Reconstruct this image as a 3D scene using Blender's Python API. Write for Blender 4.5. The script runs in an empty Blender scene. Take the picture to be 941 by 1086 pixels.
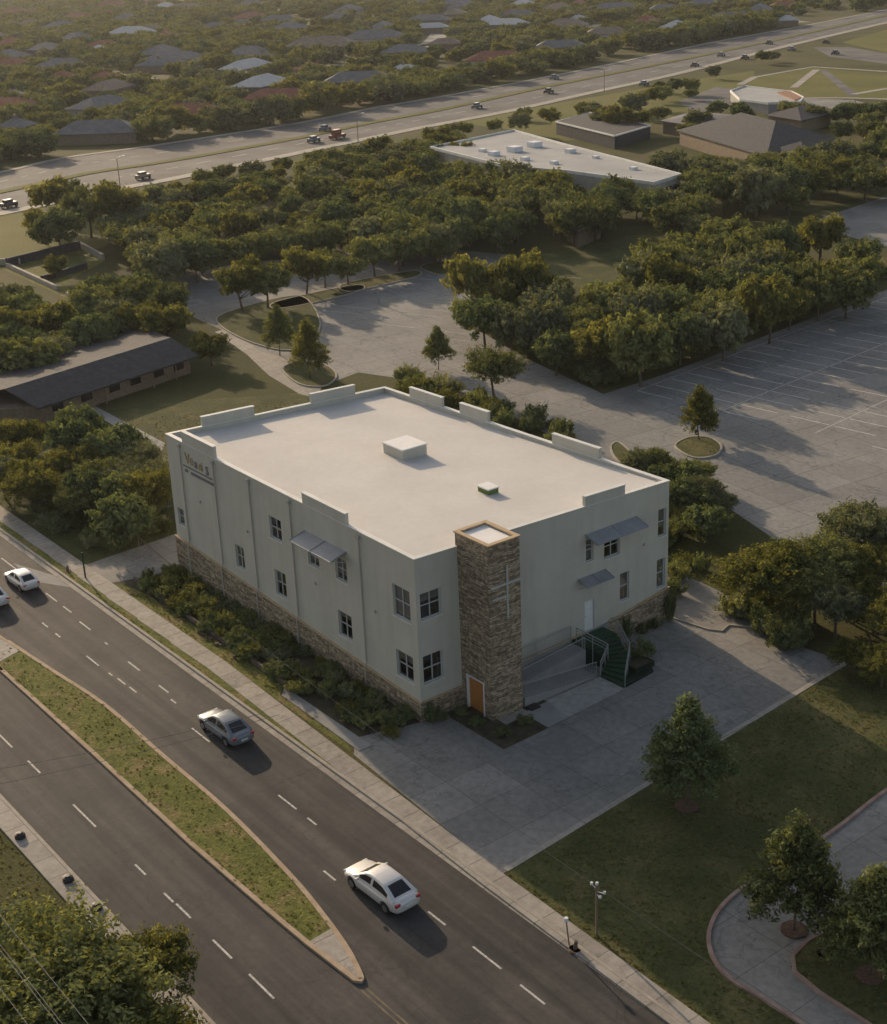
import bpy, math, random
import numpy as np
from mathutils import Vector, Matrix
R = math.radians
random.seed(11)
# ------------------------------------------------------------------ camera
PW, PH = 941, 1086
FPX, YAW, PITCH, ROLL = 1540.176, -0.9231632, 0.3837664, -0.0422778
CAM = np.array([62.8216, -45.2760, 45.0014])
_f = np.array([math.sin(YAW)*math.cos(PITCH), math.cos(YAW)*math.cos(PITCH), -math.sin(PITCH)])
_r0 = np.array([math.cos(YAW), -math.sin(YAW), 0.0]); _u0 = np.cross(_r0, _f)
_r = math.cos(ROLL)*_r0 + math.sin(ROLL)*_u0; _u = -math.sin(ROLL)*_r0 + math.cos(ROLL)*_u0
def G(px, py, z=0.0):
    "world point at height z seen at this place of the photograph"
    d = _f + _r*(px-PW/2)/FPX - _u*(py-PH/2)/FPX
    q = CAM + d*(z-CAM[2])/d[2]
    return Vector((float(q[0]), float(q[1]), float(z)))
def GP(pts, z=0.0): return [tuple(G(x, y, z)[:2]) for x, y in pts]
scene = bpy.context.scene
C = scene.collection
cam = bpy.data.cameras.new('camera'); co = bpy.data.objects.new('camera', cam); C.objects.link(co)
cam.sensor_fit = 'VERTICAL'; cam.sensor_height = 36; cam.sensor_width = 36
cam.lens = FPX*36/PH; cam.clip_start = 0.5; cam.clip_end = 20000
co.matrix_world = Matrix(((_r[0], _u[0], -_f[0], CAM[0]), (_r[1], _u[1], -_f[1], CAM[1]), (_r[2], _u[2], -_f[2], CAM[2]), (0, 0, 0, 1)))
scene.camera = co
# ------------------------------------------------------------------ light
SUN_EL, SUN_DIR = R(17.0), R(-9.0)            # light travels towards azimuth -9 deg (almost +X)
world = bpy.data.worlds.new('World'); scene.world = world; world.use_nodes = True
nt = world.node_tree; bg = nt.nodes['Background']
sky = nt.nodes.new('ShaderNodeTexSky'); sky.sky_type = 'NISHITA'; sky.sun_disc = False
sky.sun_elevation = SUN_EL; sky.sun_rotation = R(-81); sky.air_density = 1.0; sky.dust_density = 2.5; sky.ozone_density = 0.2
hs = nt.nodes.new('ShaderNodeHueSaturation'); hs.inputs['Saturation'].default_value = 0.72; nt.links.new(sky.outputs[0], hs.inputs['Color']); nt.links.new(hs.outputs[0], bg.inputs[0]); bg.inputs[1].default_value = 0.125
sl = bpy.data.lights.new('sun', 'SUN'); sl.energy = 4.2; sl.angle = R(0.6); sl.color = (1.0, 0.76, 0.50)
so = bpy.data.objects.new('sun', sl); C.objects.link(so)
ld = Vector((math.cos(SUN_DIR)*math.cos(SUN_EL), math.sin(SUN_DIR)*math.cos(SUN_EL), -math.sin(SUN_EL)))
so.rotation_euler = ld.to_track_quat('-Z', 'Y').to_euler(); so.location = (-60, 0, 80)
scene.view_settings.view_transform = 'Standard'; scene.view_settings.look = 'None'
scene.view_settings.exposure = 0.18; scene.view_settings.gamma = 1.0
scene.render.engine = 'CYCLES'
scene.cycles.volume_bounces = 0; scene.cycles.max_bounces = 6; scene.cycles.transparent_max_bounces = 8
# ------------------------------------------------------------------ materials
def mat(name, col, rough=0.8, metal=0.0, spec=0.3, var=None, scale=1.0, bump=0.0, bscale=None, detail=4, stretch=None, col3=None):
    m = bpy.data.materials.new(name); m.use_nodes = True; n = m.node_tree.nodes; l = m.node_tree.links
    b = n['Principled BSDF']; b.inputs['Base Color'].default_value = (*col, 1); b.inputs['Roughness'].default_value = rough
    b.inputs['Metallic'].default_value = metal; b.inputs['Specular IOR Level'].default_value = spec
    if var or bump:
        g = n.new('ShaderNodeNewGeometry'); mp = n.new('ShaderNodeMapping'); l.new(g.outputs['Position'], mp.inputs['Vector'])
        if stretch: mp.inputs['Scale'].default_value = stretch
    if var:
        no = n.new('ShaderNodeTexNoise'); no.inputs['Scale'].default_value = scale; no.inputs['Detail'].default_value = detail; no.inputs['Roughness'].default_value = 0.62
        l.new(mp.outputs[0], no.inputs['Vector'])
        r = n.new('ShaderNodeValToRGB'); r.color_ramp.elements[0].position = 0.34; r.color_ramp.elements[1].position = 0.66
        r.color_ramp.elements[0].color = (*col, 1); r.color_ramp.elements[1].color = (*var, 1)
        if col3:
            e = r.color_ramp.elements.new(0.5); e.color = (*col3, 1)
        l.new(no.outputs['Fac'], r.inputs['Fac']); l.new(r.outputs['Color'], b.inputs['Base Color'])
        m['_c'] = r.name
    if bump:
        n2 = n.new('ShaderNodeTexNoise'); n2.inputs['Scale'].default_value = bscale or scale*6; n2.inputs['Detail'].default_value = 5
        l.new(mp.outputs[0], n2.inputs['Vector'])
        bp = n.new('ShaderNodeBump'); bp.inputs['Strength'].default_value = min(1, bump); bp.inputs['Distance'].default_value = 0.05
        l.new(n2.outputs['Fac'], bp.inputs['Height']); l.new(bp.outputs['Normal'], b.inputs['Normal'])
    return m
def concrete(name, col, var, slab, joint=0.03, dark=0.55, rot=0.0, scale=0.35, crack=0.0):
    "concrete cast in slabs with joints between them"
    m = mat(name, col, 0.85, var=var, scale=scale, bump=0.25, bscale=9, detail=8)
    n = m.node_tree.nodes; l = m.node_tree.links; b = n['Principled BSDF']
    src = b.inputs['Base Color'].links[0].from_socket
    g = n.new('ShaderNodeNewGeometry'); mp = n.new('ShaderNodeMapping'); mp.inputs['Rotation'].default_value = (0, 0, rot)
    l.new(g.outputs['Position'], mp.inputs['Vector'])
    br = n.new('ShaderNodeTexBrick'); br.offset = 0.0; br.squash = 1.0
    br.inputs['Scale'].default_value = 1.0; br.inputs['Brick Width'].default_value = slab[0]; br.inputs['Row Height'].default_value = slab[1]
    br.inputs['Mortar Size'].default_value = joint; br.inputs['Mortar Smooth'].default_value = 0.3
    br.inputs['Color1'].default_value = (0.86, 0.86, 0.86, 1); br.inputs['Color2'].default_value = (1.06, 1.06, 1.05, 1); br.inputs['Mortar'].default_value = (dark, dark, dark, 1)
    l.new(mp.outputs[0], br.inputs['Vector'])
    mx = n.new('ShaderNodeMix'); mx.data_type = 'RGBA'; mx.blend_type = 'MULTIPLY'; mx.inputs['Factor'].default_value = 1
    l.new(src, mx.inputs['A']); l.new(br.outputs['Color'], mx.inputs['B']); out = mx.outputs['Result']
    # fine stains
    s = n.new('ShaderNodeTexNoise'); s.inputs['Scale'].default_value = 2.3; s.inputs['Detail'].default_value = 9; s.inputs['Roughness'].default_value = 0.72
    l.new(g.outputs['Position'], s.inputs['Vector'])
    r = n.new('ShaderNodeValToRGB'); r.color_ramp.elements[0].position = 0.36; r.color_ramp.elements[0].color = (0.72, 0.71, 0.70, 1); r.color_ramp.elements[1].position = 0.6; r.color_ramp.elements[1].color = (1.05, 1.05, 1.05, 1)
    l.new(s.outputs['Fac'], r.inputs['Fac'])
    m2 = n.new('ShaderNodeMix'); m2.data_type = 'RGBA'; m2.blend_type = 'MULTIPLY'; m2.inputs['Factor'].default_value = 0.8
    l.new(out, m2.inputs['A']); l.new(r.outputs['Color'], m2.inputs['B']); out = m2.outputs['Result']
    if crack:
        v = n.new('ShaderNodeTexVoronoi'); v.feature = 'DISTANCE_TO_EDGE'; v.inputs['Scale'].default_value = 0.16
        w = n.new('ShaderNodeTexNoise'); w.inputs['Scale'].default_value = 0.5; w.inputs['Detail'].default_value = 6
        l.new(g.outputs['Position'], w.inputs['Vector'])
        vm = n.new('ShaderNodeVectorMath'); vm.operation = 'MULTIPLY_ADD'; vm.inputs[1].default_value = (7, 7, 0); l.new(w.outputs['Color'], vm.inputs[0]); l.new(g.outputs['Position'], vm.inputs[2])
        l.new(vm.outputs[0], v.inputs['Vector'])
        rr = n.new('ShaderNodeValToRGB'); rr.color_ramp.elements[0].position = 0.0; rr.color_ramp.elements[0].color = (crack, crack, crack, 1); rr.color_ramp.elements[1].position = 0.012; rr.color_ramp.elements[1].color = (1, 1, 1, 1)
        l.new(v.outputs['Distance'], rr.inputs['Fac'])
        m3 = n.new('ShaderNodeMix'); m3.data_type = 'RGBA'; m3.blend_type = 'MULTIPLY'; m3.inputs['Factor'].default_value = 1
        l.new(out, m3.inputs['A']); l.new(rr.outputs['Color'], m3.inputs['B']); out = m3.outputs['Result']
    l.new(out, b.inputs['Base Color'])
    return m
def asphalt(name, base, brown):
    m = concrete(name, base, brown, (400, 400), scale=0.22, crack=0.72)
    n = m.node_tree.nodes; l = m.node_tree.links; b = n['Principled BSDF']; src = b.inputs['Base Color'].links[0].from_socket
    g = n.new('ShaderNodeNewGeometry'); mp = n.new('ShaderNodeMapping'); mp.inputs['Scale'].default_value = (0.035, 1.15, 1)
    l.new(g.outputs['Position'], mp.inputs['Vector'])
    no = n.new('ShaderNodeTexNoise'); no.inputs['Scale'].default_value = 1.0; no.inputs['Detail'].default_value = 5; no.inputs['Roughness'].default_value = 0.55
    l.new(mp.outputs[0], no.inputs['Vector'])
    r = n.new('ShaderNodeValToRGB'); r.color_ramp.elements[0].position = 0.36; r.color_ramp.elements[0].color = (0.60, 0.61, 0.64, 1); r.color_ramp.elements[1].position = 0.64; r.color_ramp.elements[1].color = (1.38, 1.34, 1.3, 1)
    l.new(no.outputs['Fac'], r.inputs['Fac'])
    mx = n.new('ShaderNodeMix'); mx.data_type = 'RGBA'; mx.blend_type = 'MULTIPLY'; mx.inputs['Factor'].default_value = 1
    l.new(src, mx.inputs['A']); l.new(r.outputs['Color'], mx.inputs['B']); l.new(mx.outputs['Result'], b.inputs['Base Color'])
    return m
def grass(name, a, b_, c, scale=0.5):
    m = mat(name, a, 0.95, spec=0.1, var=b_, col3=c, scale=scale, bump=1.0, bscale=7, detail=10)
    n = m.node_tree.nodes; l = m.node_tree.links; b = n['Principled BSDF']; src = b.inputs['Base Color'].links[0].from_socket
    g = n.new('ShaderNodeNewGeometry'); s = n.new('ShaderNodeTexNoise'); s.inputs['Scale'].default_value = 4.0; s.inputs['Detail'].default_value = 8; s.inputs['Roughness'].default_value = 0.75
    l.new(g.outputs['Position'], s.inputs['Vector'])
    r = n.new('ShaderNodeValToRGB'); r.color_ramp.elements[0].position = 0.35; r.color_ramp.elements[0].color = (0.55, 0.55, 0.5, 1); r.color_ramp.elements[1].position = 0.65; r.color_ramp.elements[1].color = (1.35, 1.3, 1.15, 1)
    l.new(s.outputs['Fac'], r.inputs['Fac'])
    mx = n.new('ShaderNodeMix'); mx.data_type = 'RGBA'; mx.blend_type = 'MULTIPLY'; mx.inputs['Factor'].default_value = 1
    l.new(src, mx.inputs['A']); l.new(r.outputs['Color'], mx.inputs['B']); l.new(mx.outputs['Result'], b.inputs['Base Color'])
    return m
def stone_mat(name):
    m = bpy.data.materials.new(name); m.use_nodes = True; n = m.node_tree.nodes; l = m.node_tree.links; b = n['Principled BSDF']; b.inputs['Roughness'].default_value = 0.9
    g = n.new('ShaderNodeNewGeometry'); sp = n.new('ShaderNodeSeparateXYZ'); l.new(g.outputs['Position'], sp.inputs[0])
    ad = n.new('ShaderNodeMath'); ad.operation = 'ADD'; l.new(sp.outputs[0], ad.inputs[0]); l.new(sp.outputs[1], ad.inputs[1])
    w = n.new('ShaderNodeTexNoise'); w.inputs['Scale'].default_value = 0.9; w.inputs['Detail'].default_value = 3; l.new(g.outputs['Position'], w.inputs['Vector'])
    wz = n.new('ShaderNodeMath'); wz.operation = 'MULTIPLY_ADD'; wz.inputs[1].default_value = 0.55; l.new(w.outputs['Fac'], wz.inputs[0]); l.new(sp.outputs[2], wz.inputs[2])
    cb = n.new('ShaderNodeCombineXYZ'); l.new(ad.outputs[0], cb.inputs[0]); l.new(wz.outputs[0], cb.inputs[1])
    br = n.new('ShaderNodeTexBrick'); br.offset = 0.43; br.squash = 0.7; br.squash_frequency = 3
    br.inputs['Scale'].default_value = 1; br.inputs['Brick Width'].default_value = 0.85; br.inputs['Row Height'].default_value = 0.105
    br.inputs['Mortar Size'].default_value = 0.013; br.inputs['Mortar Smooth'].default_value = 0.25; br.inputs['Bias'].default_value = 0.0
    br.inputs['Color1'].default_value = (0.47, 0.385, 0.275, 1); br.inputs['Color2'].default_value = (0.19, 0.145, 0.10, 1); br.inputs['Mortar'].default_value = (0.06, 0.047, 0.036, 1)
    l.new(cb.outputs[0], br.inputs['Vector'])
    s = n.new('ShaderNodeTexNoise'); s.inputs['Scale'].default_value = 3.5; s.inputs['Detail'].default_value = 6; l.new(cb.outputs[0], s.inputs['Vector'])
    r = n.new('ShaderNodeValToRGB'); r.color_ramp.elements[0].position = 0.33; r.color_ramp.elements[0].color = (0.6, 0.58, 0.56, 1); r.color_ramp.elements[1].position = 0.68; r.color_ramp.elements[1].color = (1.5, 1.48, 1.42, 1)
    l.new(s.outputs['Fac'], r.inputs['Fac'])
    mx = n.new('ShaderNodeMix'); mx.data_type = 'RGBA'; mx.blend_type = 'MULTIPLY'; mx.inputs['Factor'].default_value = 1
    l.new(br.outputs['Color'], mx.inputs['A']); l.new(r.outputs['Color'], mx.inputs['B']); l.new(mx.outputs['Result'], b.inputs['Base Color'])
    bp = n.new('ShaderNodeBump'); bp.inputs['Strength'].default_value = 1.0; bp.inputs['Distance'].default_value = 0.06
    bw = n.new('ShaderNodeRGBToBW'); l.new(mx.outputs['Result'], bw.inputs[0]); l.new(bw.outputs[0], bp.inputs['Height']); l.new(bp.outputs['Normal'], b.inputs['Normal'])
    return m
def stucco_mat(name, col, var):
    m = mat(name, col, 0.92, var=var, scale=0.45, bump=0.35, bscale=14, detail=7)
    n = m.node_tree.nodes; l = m.node_tree.links; b = n['Principled BSDF']; src = b.inputs['Base Color'].links[0].from_socket
    g = n.new('ShaderNodeNewGeometry'); mp = n.new('ShaderNodeMapping'); mp.inputs['Scale'].default_value = (1.6, 1.6, 0.12); l.new(g.outputs['Position'], mp.inputs['Vector'])
    s = n.new('ShaderNodeTexNoise'); s.inputs['Scale'].default_value = 1; s.inputs['Detail'].default_value = 6; l.new(mp.outputs[0], s.inputs['Vector'])
    r = n.new('ShaderNodeValToRGB'); r.color_ramp.elements[0].position = 0.3; r.color_ramp.elements[0].color = (0.95, 0.948, 0.94, 1); r.color_ramp.elements[1].position = 0.55; r.color_ramp.elements[1].color = (1.02, 1.02, 1.02, 1)
    l.new(s.outputs['Fac'], r.inputs['Fac'])
    mx = n.new('ShaderNodeMix'); mx.data_type = 'RGBA'; mx.blend_type = 'MULTIPLY'; mx.inputs['Factor'].default_value = 1
    l.new(src, mx.inputs['A']); l.new(r.outputs['Color'], mx.inputs['B']); l.new(mx.outputs['Result'], b.inputs['Base Color'])
    return m
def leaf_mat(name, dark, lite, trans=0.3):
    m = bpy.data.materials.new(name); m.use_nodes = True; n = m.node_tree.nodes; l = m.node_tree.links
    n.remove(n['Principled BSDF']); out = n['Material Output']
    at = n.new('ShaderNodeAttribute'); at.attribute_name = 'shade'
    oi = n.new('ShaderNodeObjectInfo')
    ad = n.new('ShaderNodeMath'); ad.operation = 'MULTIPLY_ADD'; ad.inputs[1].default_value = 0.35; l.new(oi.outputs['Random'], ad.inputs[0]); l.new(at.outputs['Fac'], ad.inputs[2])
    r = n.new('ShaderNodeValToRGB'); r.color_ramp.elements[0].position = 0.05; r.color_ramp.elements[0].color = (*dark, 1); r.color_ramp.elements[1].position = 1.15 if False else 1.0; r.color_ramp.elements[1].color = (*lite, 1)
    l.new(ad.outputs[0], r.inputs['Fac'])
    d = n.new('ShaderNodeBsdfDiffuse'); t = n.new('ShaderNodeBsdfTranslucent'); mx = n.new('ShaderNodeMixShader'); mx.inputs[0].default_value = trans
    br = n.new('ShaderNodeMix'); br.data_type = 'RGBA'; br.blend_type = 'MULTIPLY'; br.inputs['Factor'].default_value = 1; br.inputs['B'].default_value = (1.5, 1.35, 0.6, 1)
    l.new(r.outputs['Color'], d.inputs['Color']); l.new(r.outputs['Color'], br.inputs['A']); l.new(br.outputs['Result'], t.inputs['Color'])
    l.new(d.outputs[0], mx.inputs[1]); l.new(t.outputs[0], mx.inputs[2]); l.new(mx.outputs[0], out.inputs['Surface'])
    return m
def glass_mat(name):
    m = bpy.data.materials.new(name); m.use_nodes = True; n = m.node_tree.nodes; l = m.node_tree.links; n.remove(n['Principled BSDF'])
    t = n.new('ShaderNodeBsdfTransparent'); t.inputs[0].default_value = (0.55, 0.6, 0.62, 1); g = n.new('ShaderNodeBsdfGlossy'); g.inputs['Roughness'].default_value = 0.04; g.inputs['Color'].default_value = (0.9, 0.93, 1, 1)
    mx = n.new('ShaderNodeMixShader'); mx.inputs[0].default_value = 0.16; l.new(t.outputs[0], mx.inputs[1]); l.new(g.outputs[0], mx.inputs[2]); l.new(mx.outputs[0], n['Material Output'].inputs['Surface'])
    return m
M = {}
M['ground'] = grass('ground_turf', (0.050, 0.056, 0.022), (0.115, 0.098, 0.048), (0.075, 0.080, 0.030), 0.03)
M['lawn'] = grass('lawn', (0.060, 0.072, 0.030), (0.135, 0.125, 0.062), (0.082, 0.092, 0.038), 0.3)
M['median'] = grass('median_grass', (0.10, 0.12, 0.034), (0.21, 0.17, 0.09), (0.135, 0.145, 0.042), 0.5)
M['field'] = grass('field', (0.11, 0.12, 0.035), (0.16, 0.15, 0.05), (0.13, 0.135, 0.04), 0.05)
M['soil'] = mat('planting_soil', (0.035, 0.032, 0.02), 0.95, var=(0.085, 0.07, 0.045), scale=1.2, bump=1, bscale=6)
M['mulch'] = mat('mulch', (0.09, 0.05, 0.035), 0.95, var=(0.16, 0.10, 0.07), scale=6, bump=1, bscale=15)
M['asphalt'] = asphalt('asphalt', (0.042, 0.042, 0.044), (0.072, 0.069, 0.066))
M['asphalt_far'] = mat('asphalt_far', (0.06, 0.062, 0.068), 0.9, var=(0.135, 0.132, 0.13), scale=0.09, detail=10)
M['drive'] = concrete('plaza_concrete', (0.21, 0.205, 0.195), (0.29, 0.28, 0.262), (3.1, 3.1), 0.03, 0.62, scale=0.2, crack=0.7)
M['lot'] = concrete('lot_concrete', (0.185, 0.187, 0.185), (0.285, 0.28, 0.265), (4.2, 4.2), 0.05, 0.6, rot=R(6), scale=0.1, crack=0.55)
M['street'] = mat('pale_street', (0.20, 0.195, 0.185), 0.9, var=(0.28, 0.27, 0.25), scale=0.1)
M['walk'] = concrete('sidewalk_concrete', (0.30, 0.275, 0.245), (0.38, 0.35, 0.31), (1.9, 50), 0.035, 0.5, scale=0.4, crack=0.8)
M['kerb_tan'] = mat('kerb_tan', (0.33, 0.245, 0.165), 0.9, var=(0.43, 0.335, 0.24), scale=1.5, bump=0.3)
M['kerb'] = mat('kerb_concrete', (0.30, 0.265, 0.22), 0.9, var=(0.39, 0.35, 0.30), scale=1.5, bump=0.3)
M['kerb_red'] = mat('kerb_painted_worn', (0.25, 0.15, 0.12), 0.85, var=(0.36, 0.26, 0.22), scale=1.5, bump=0.3)
M['paint'] = mat('road_paint', (0.62, 0.61, 0.58), 0.8, var=(0.30, 0.29, 0.28), scale=5)
M['paint_faint'] = mat('worn_paint', (0.60, 0.59, 0.57), 0.85, var=(0.38, 0.37, 0.36), scale=2.5)
M['paint_yellow'] = mat('yellow_paint', (0.42, 0.32, 0.10), 0.85, var=(0.26, 0.21, 0.10), scale=1.0)
M['worn_yellow'] = mat('worn_yellow', (0.20, 0.16, 0.09), 0.9, var=(0.09, 0.08, 0.065), scale=1.5)
M['stucco'] = stucco_mat('stucco', (0.475, 0.455, 0.395), (0.53, 0.51, 0.445))
M['stone'] = stone_mat('ledge_stone')
M['roof'] = concrete('roof_membrane', (0.55, 0.53, 0.505), (0.635, 0.615, 0.585), (2.6, 31), 0.012, 0.9, scale=0.16)
for e_ in M['roof'].node_tree.nodes:
    if e_.type == 'TEX_BRICK': e_.inputs['Color1'].default_value = (.985, .985, .985, 1); e_.inputs['Color2'].default_value = (1.01, 1.01, 1.01, 1)
    if e_.type == 'VALTORGB' and abs(e_.color_ramp.elements[0].color[0]-.72) < .01: e_.color_ramp.elements[0].color = (.93, .925, .92, 1); e_.color_ramp.elements[1].color = (1.0, 1.0, 1.0, 1)
M['roof_white'] = mat('white_membrane', (0.74, 0.73, 0.72), 0.8, var=(0.82, 0.81, 0.8), scale=1)
M['coping'] = mat('coping_metal', (0.60, 0.60, 0.57), 0.6, var=(0.70, 0.70, 0.67), scale=0.8)
M['trim_tan'] = mat('tan_stone_cap', (0.42, 0.31, 0.19), 0.85, var=(0.52, 0.39, 0.25), scale=2, bump=0.3)
M['frame'] = mat('window_frame', (0.46, 0.47, 0.46), 0.5)
M['white'] = mat('white_paint', (0.74, 0.74, 0.75), 0.5, var=(0.66, 0.66, 0.66), scale=2)
M['glass'] = glass_mat('window_glass')
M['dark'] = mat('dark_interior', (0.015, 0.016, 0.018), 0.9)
M['blind'] = mat('window_blind', (0.42, 0.36, 0.31), 0.9)
M['awning'] = mat('awning_metal', (0.27, 0.28, 0.30), 0.55, metal=0.2, var=(0.32, 0.33, 0.35), scale=1.2)
M['wood'] = mat('orange_wood', (0.42, 0.17, 0.045), 0.55, var=(0.52, 0.22, 0.06), scale=1.2, stretch=(8, 8, 0.8))
M['pole_wood'] = mat('pole_wood', (0.16, 0.12, 0.085), 0.9, var=(0.22, 0.17, 0.12), scale=3, stretch=(4, 4, 0.4))
M['spout'] = mat('downspout', (0.40, 0.385, 0.345), 0.6)
M['rail'] = mat('rail_metal', (0.30, 0.31, 0.32), 0.5, metal=0.3)
M['green'] = mat('green_step', (0.016, 0.042, 0.024), 0.8, var=(0.03, 0.08, 0.04), scale=4)
M['dark_green'] = mat('dark_green_metal', (0.008, 0.022, 0.013), 0.7)
M['pale_slab'] = concrete('pale_concrete', (0.36, 0.355, 0.34), (0.42, 0.41, 0.39), (6, 6), 0.02, 0.7, scale=0.4)
M['grey_conc'] = mat('grey_concrete', (0.235, 0.235, 0.23), 0.9, var=(0.30, 0.295, 0.285), scale=0.8, bump=0.3)
M['stump'] = mat('bark', (0.10, 0.075, 0.055), 0.95, var=(0.17, 0.13, 0.10), scale=4, bump=0.6, stretch=(3, 3, 0.6))
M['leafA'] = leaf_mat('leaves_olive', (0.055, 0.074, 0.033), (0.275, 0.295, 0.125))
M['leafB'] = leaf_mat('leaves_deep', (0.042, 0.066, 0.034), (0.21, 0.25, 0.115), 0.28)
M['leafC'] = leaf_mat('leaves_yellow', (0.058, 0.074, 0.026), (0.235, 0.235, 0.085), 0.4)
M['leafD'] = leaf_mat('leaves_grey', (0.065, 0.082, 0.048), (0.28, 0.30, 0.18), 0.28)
M['roof_mid'] = mat('roof_mid_grey', (0.30, 0.305, 0.31), 0.85, var=(0.38, 0.38, 0.375), scale=0.15)
M['shingle'] = mat('dark_shingle', (0.045, 0.046, 0.052), 0.9, var=(0.075, 0.074, 0.078), scale=1.5, bump=0.4)
M['brick'] = mat('tan_brick', (0.17, 0.13, 0.09), 0.9, var=(0.24, 0.19, 0.135), scale=2.5, bump=0.3)
M['roof_gray'] = mat('roof_gray', (0.13, 0.13, 0.14), 0.9, var=(0.19, 0.185, 0.19), scale=0.6)
M['roof_red'] = mat('roof_red', (0.21, 0.075, 0.05), 0.9, var=(0.30, 0.12, 0.08), scale=0.6)
M['roof_tan'] = mat('roof_tan', (0.20, 0.15, 0.115), 0.9, var=(0.28, 0.22, 0.17), scale=0.6)
M['roof_pale'] = mat('roof_pale', (0.42, 0.42, 0.43), 0.8, var=(0.52, 0.51, 0.5), scale=0.6)
M['house_wall'] = mat('house_wall', (0.36, 0.33, 0.29), 0.9, var=(0.45, 0.42, 0.37), scale=1)
M['tyre'] = mat('tyre', (0.018, 0.018, 0.018), 0.85)
M['rim'] = mat('rim', (0.35, 0.35, 0.36), 0.35, metal=0.8)
M['car_glass'] = mat('car_glass', (0.012, 0.014, 0.018), 0.12, spec=0.6)
M['tail'] = mat('tail_light', (0.38, 0.02, 0.02), 0.3, spec=0.5)
M['head'] = mat('head_light', (0.7, 0.7, 0.68), 0.2, spec=0.6)
M['plate'] = mat('plate', (0.6, 0.6, 0.6), 0.5)
def paint(name, col):
    m = mat(name, col, 0.32, metal=0.25, spec=0.5); m.node_tree.nodes['Principled BSDF'].inputs['Coat Weight'].default_value = 0.5; m.node_tree.nodes['Principled BSDF'].inputs['Coat Roughness'].default_value = 0.08
    return m
M['car_white'] = paint('car_white', (0.68, 0.66, 0.64)); M['car_silver'] = paint('car_silver', (0.17, 0.19, 0.22))
M['car_dark'] = paint('car_dark', (0.05, 0.055, 0.065)); M['car_red'] = paint('car_red', (0.25, 0.05, 0.035)); M['car_tan'] = paint('car_tan', (0.32, 0.27, 0.2))
M['wire'] = mat('wire', (0.10, 0.10, 0.105), 0.6)
M['sign_gold'] = mat('sign_gold', (0.36, 0.28, 0.16), 0.6); M['sign_dark'] = mat('sign_dark', (0.15, 0.15, 0.16), 0.6)
M['black'] = mat('black_metal', (0.03, 0.03, 0.032), 0.5)
# ------------------------------------------------------------------ builders
def tag(o, label=None, cat=None, group=None, kind=None):
    if label: o['label'] = label
    if cat: o['category'] = cat
    if group: o['group'] = group
    if kind: o['kind'] = kind
    return o
def empty(name, loc, label, cat, group=None, rz=0.0):
    o = bpy.data.objects.new(name, None); C.objects.link(o); o.location = loc; o.rotation_euler = (0, 0, rz); o.empty_display_size = 0.3
    return tag(o, label, cat, group)
class MB:
    "collects shapes and links them as one mesh object"
    def __init__(s): s.v = []; s.f = []; s.mi = []; s.cur = 0
    def add(s, vs, fs):
        b = len(s.v); s.v += [tuple(v) for v in vs]; s.f += [tuple(b+i for i in f) for f in fs]; s.mi += [s.cur]*len(fs)
    def box(s, x0, y0, z0, x1, y1, z1):
        s.hexa([(x0, y0), (x1, y0), (x1, y1), (x0, y1)], [z0]*4, [z1]*4)
    def hexa(s, ring, zb, zt):
        n = len(ring); s.add([(x, y, z) for (x, y), z in zip(ring, zb)]+[(x, y, z) for (x, y), z in zip(ring, zt)],
              [tuple(range(n-1, -1, -1)), tuple(range(n, 2*n))]+[(i, (i+1) % n, n+(i+1) % n, n+i) for i in range(n)])
    def prism(s, ring, z0, z1): s.hexa(ccw(ring), [z0]*len(ring), [z1]*len(ring))
    def sheet(s, ring, z): r = ccw(ring); s.add([(x, y, z) for x, y in r], [tuple(range(len(r)))])
    def tube(s, a, b, r0, r1=None, n=8):
        r1 = r0 if r1 is None else r1; a = Vector(a); b = Vector(b); d = (b-a).normalized()
        u = d.orthogonal().normalized(); w = d.cross(u); vs = []
        for p, r in ((a, r0), (b, r1)):
            vs += [p+(u*math.cos(2*math.pi*k/n)+w*math.sin(2*math.pi*k/n))*r for k in range(n)]
        s.add(vs, [tuple(range(n-1, -1, -1)), tuple(range(n, 2*n))]+[(k, (k+1) % n, n+(k+1) % n, n+k) for k in range(n)])
    def path(s, pts, r, n=6):
        for a, b in zip(pts, pts[1:]): s.tube(a, b, r, r, n)
    def build(s, name, m, parent=None, smooth=False, bevel=0.0):
        me = bpy.data.meshes.new(name); me.from_pydata(s.v, [], s.f)
        for q in (m if isinstance(m, (list, tuple)) else [m]): me.materials.append(q)
        if len(me.materials) > 1: me.polygons.foreach_set('material_index', s.mi)
        if smooth: me.polygons.foreach_set('use_smooth', [True]*len(me.polygons))
        me.update(); o = bpy.data.objects.new(name, me); C.objects.link(o)
        if parent: o.parent = parent
        if bevel: q = o.modifiers.new('bevel', 'BEVEL'); q.width = bevel; q.segments = 2; q.limit_method = 'ANGLE'
        return o
def ccw(r):
    a = sum(r[i][0]*r[(i+1) % len(r)][1]-r[(i+1) % len(r)][0]*r[i][1] for i in range(len(r)))
    return list(r) if a > 0 else list(r)[::-1]
def smooth_line(pts, k=6, closed=False):
    out = []; n = len(pts); rng = range(n if closed else n-1)
    for i in rng:
        P = [Vector(pts[(i+j) % n] if closed else pts[min(max(i+j, 0), n-1)]) for j in (-1, 0, 1, 2)]
        for t in range(k):
            t /= k; out.append(tuple(0.5*((2*P[1])+(P[2]-P[0])*t+(2*P[0]-5*P[1]+4*P[2]-P[3])*t*t+(3*P[1]-P[0]-3*P[2]+P[3])*t**3)))
    if not closed: out.append(tuple(pts[-1]))
    return out
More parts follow.
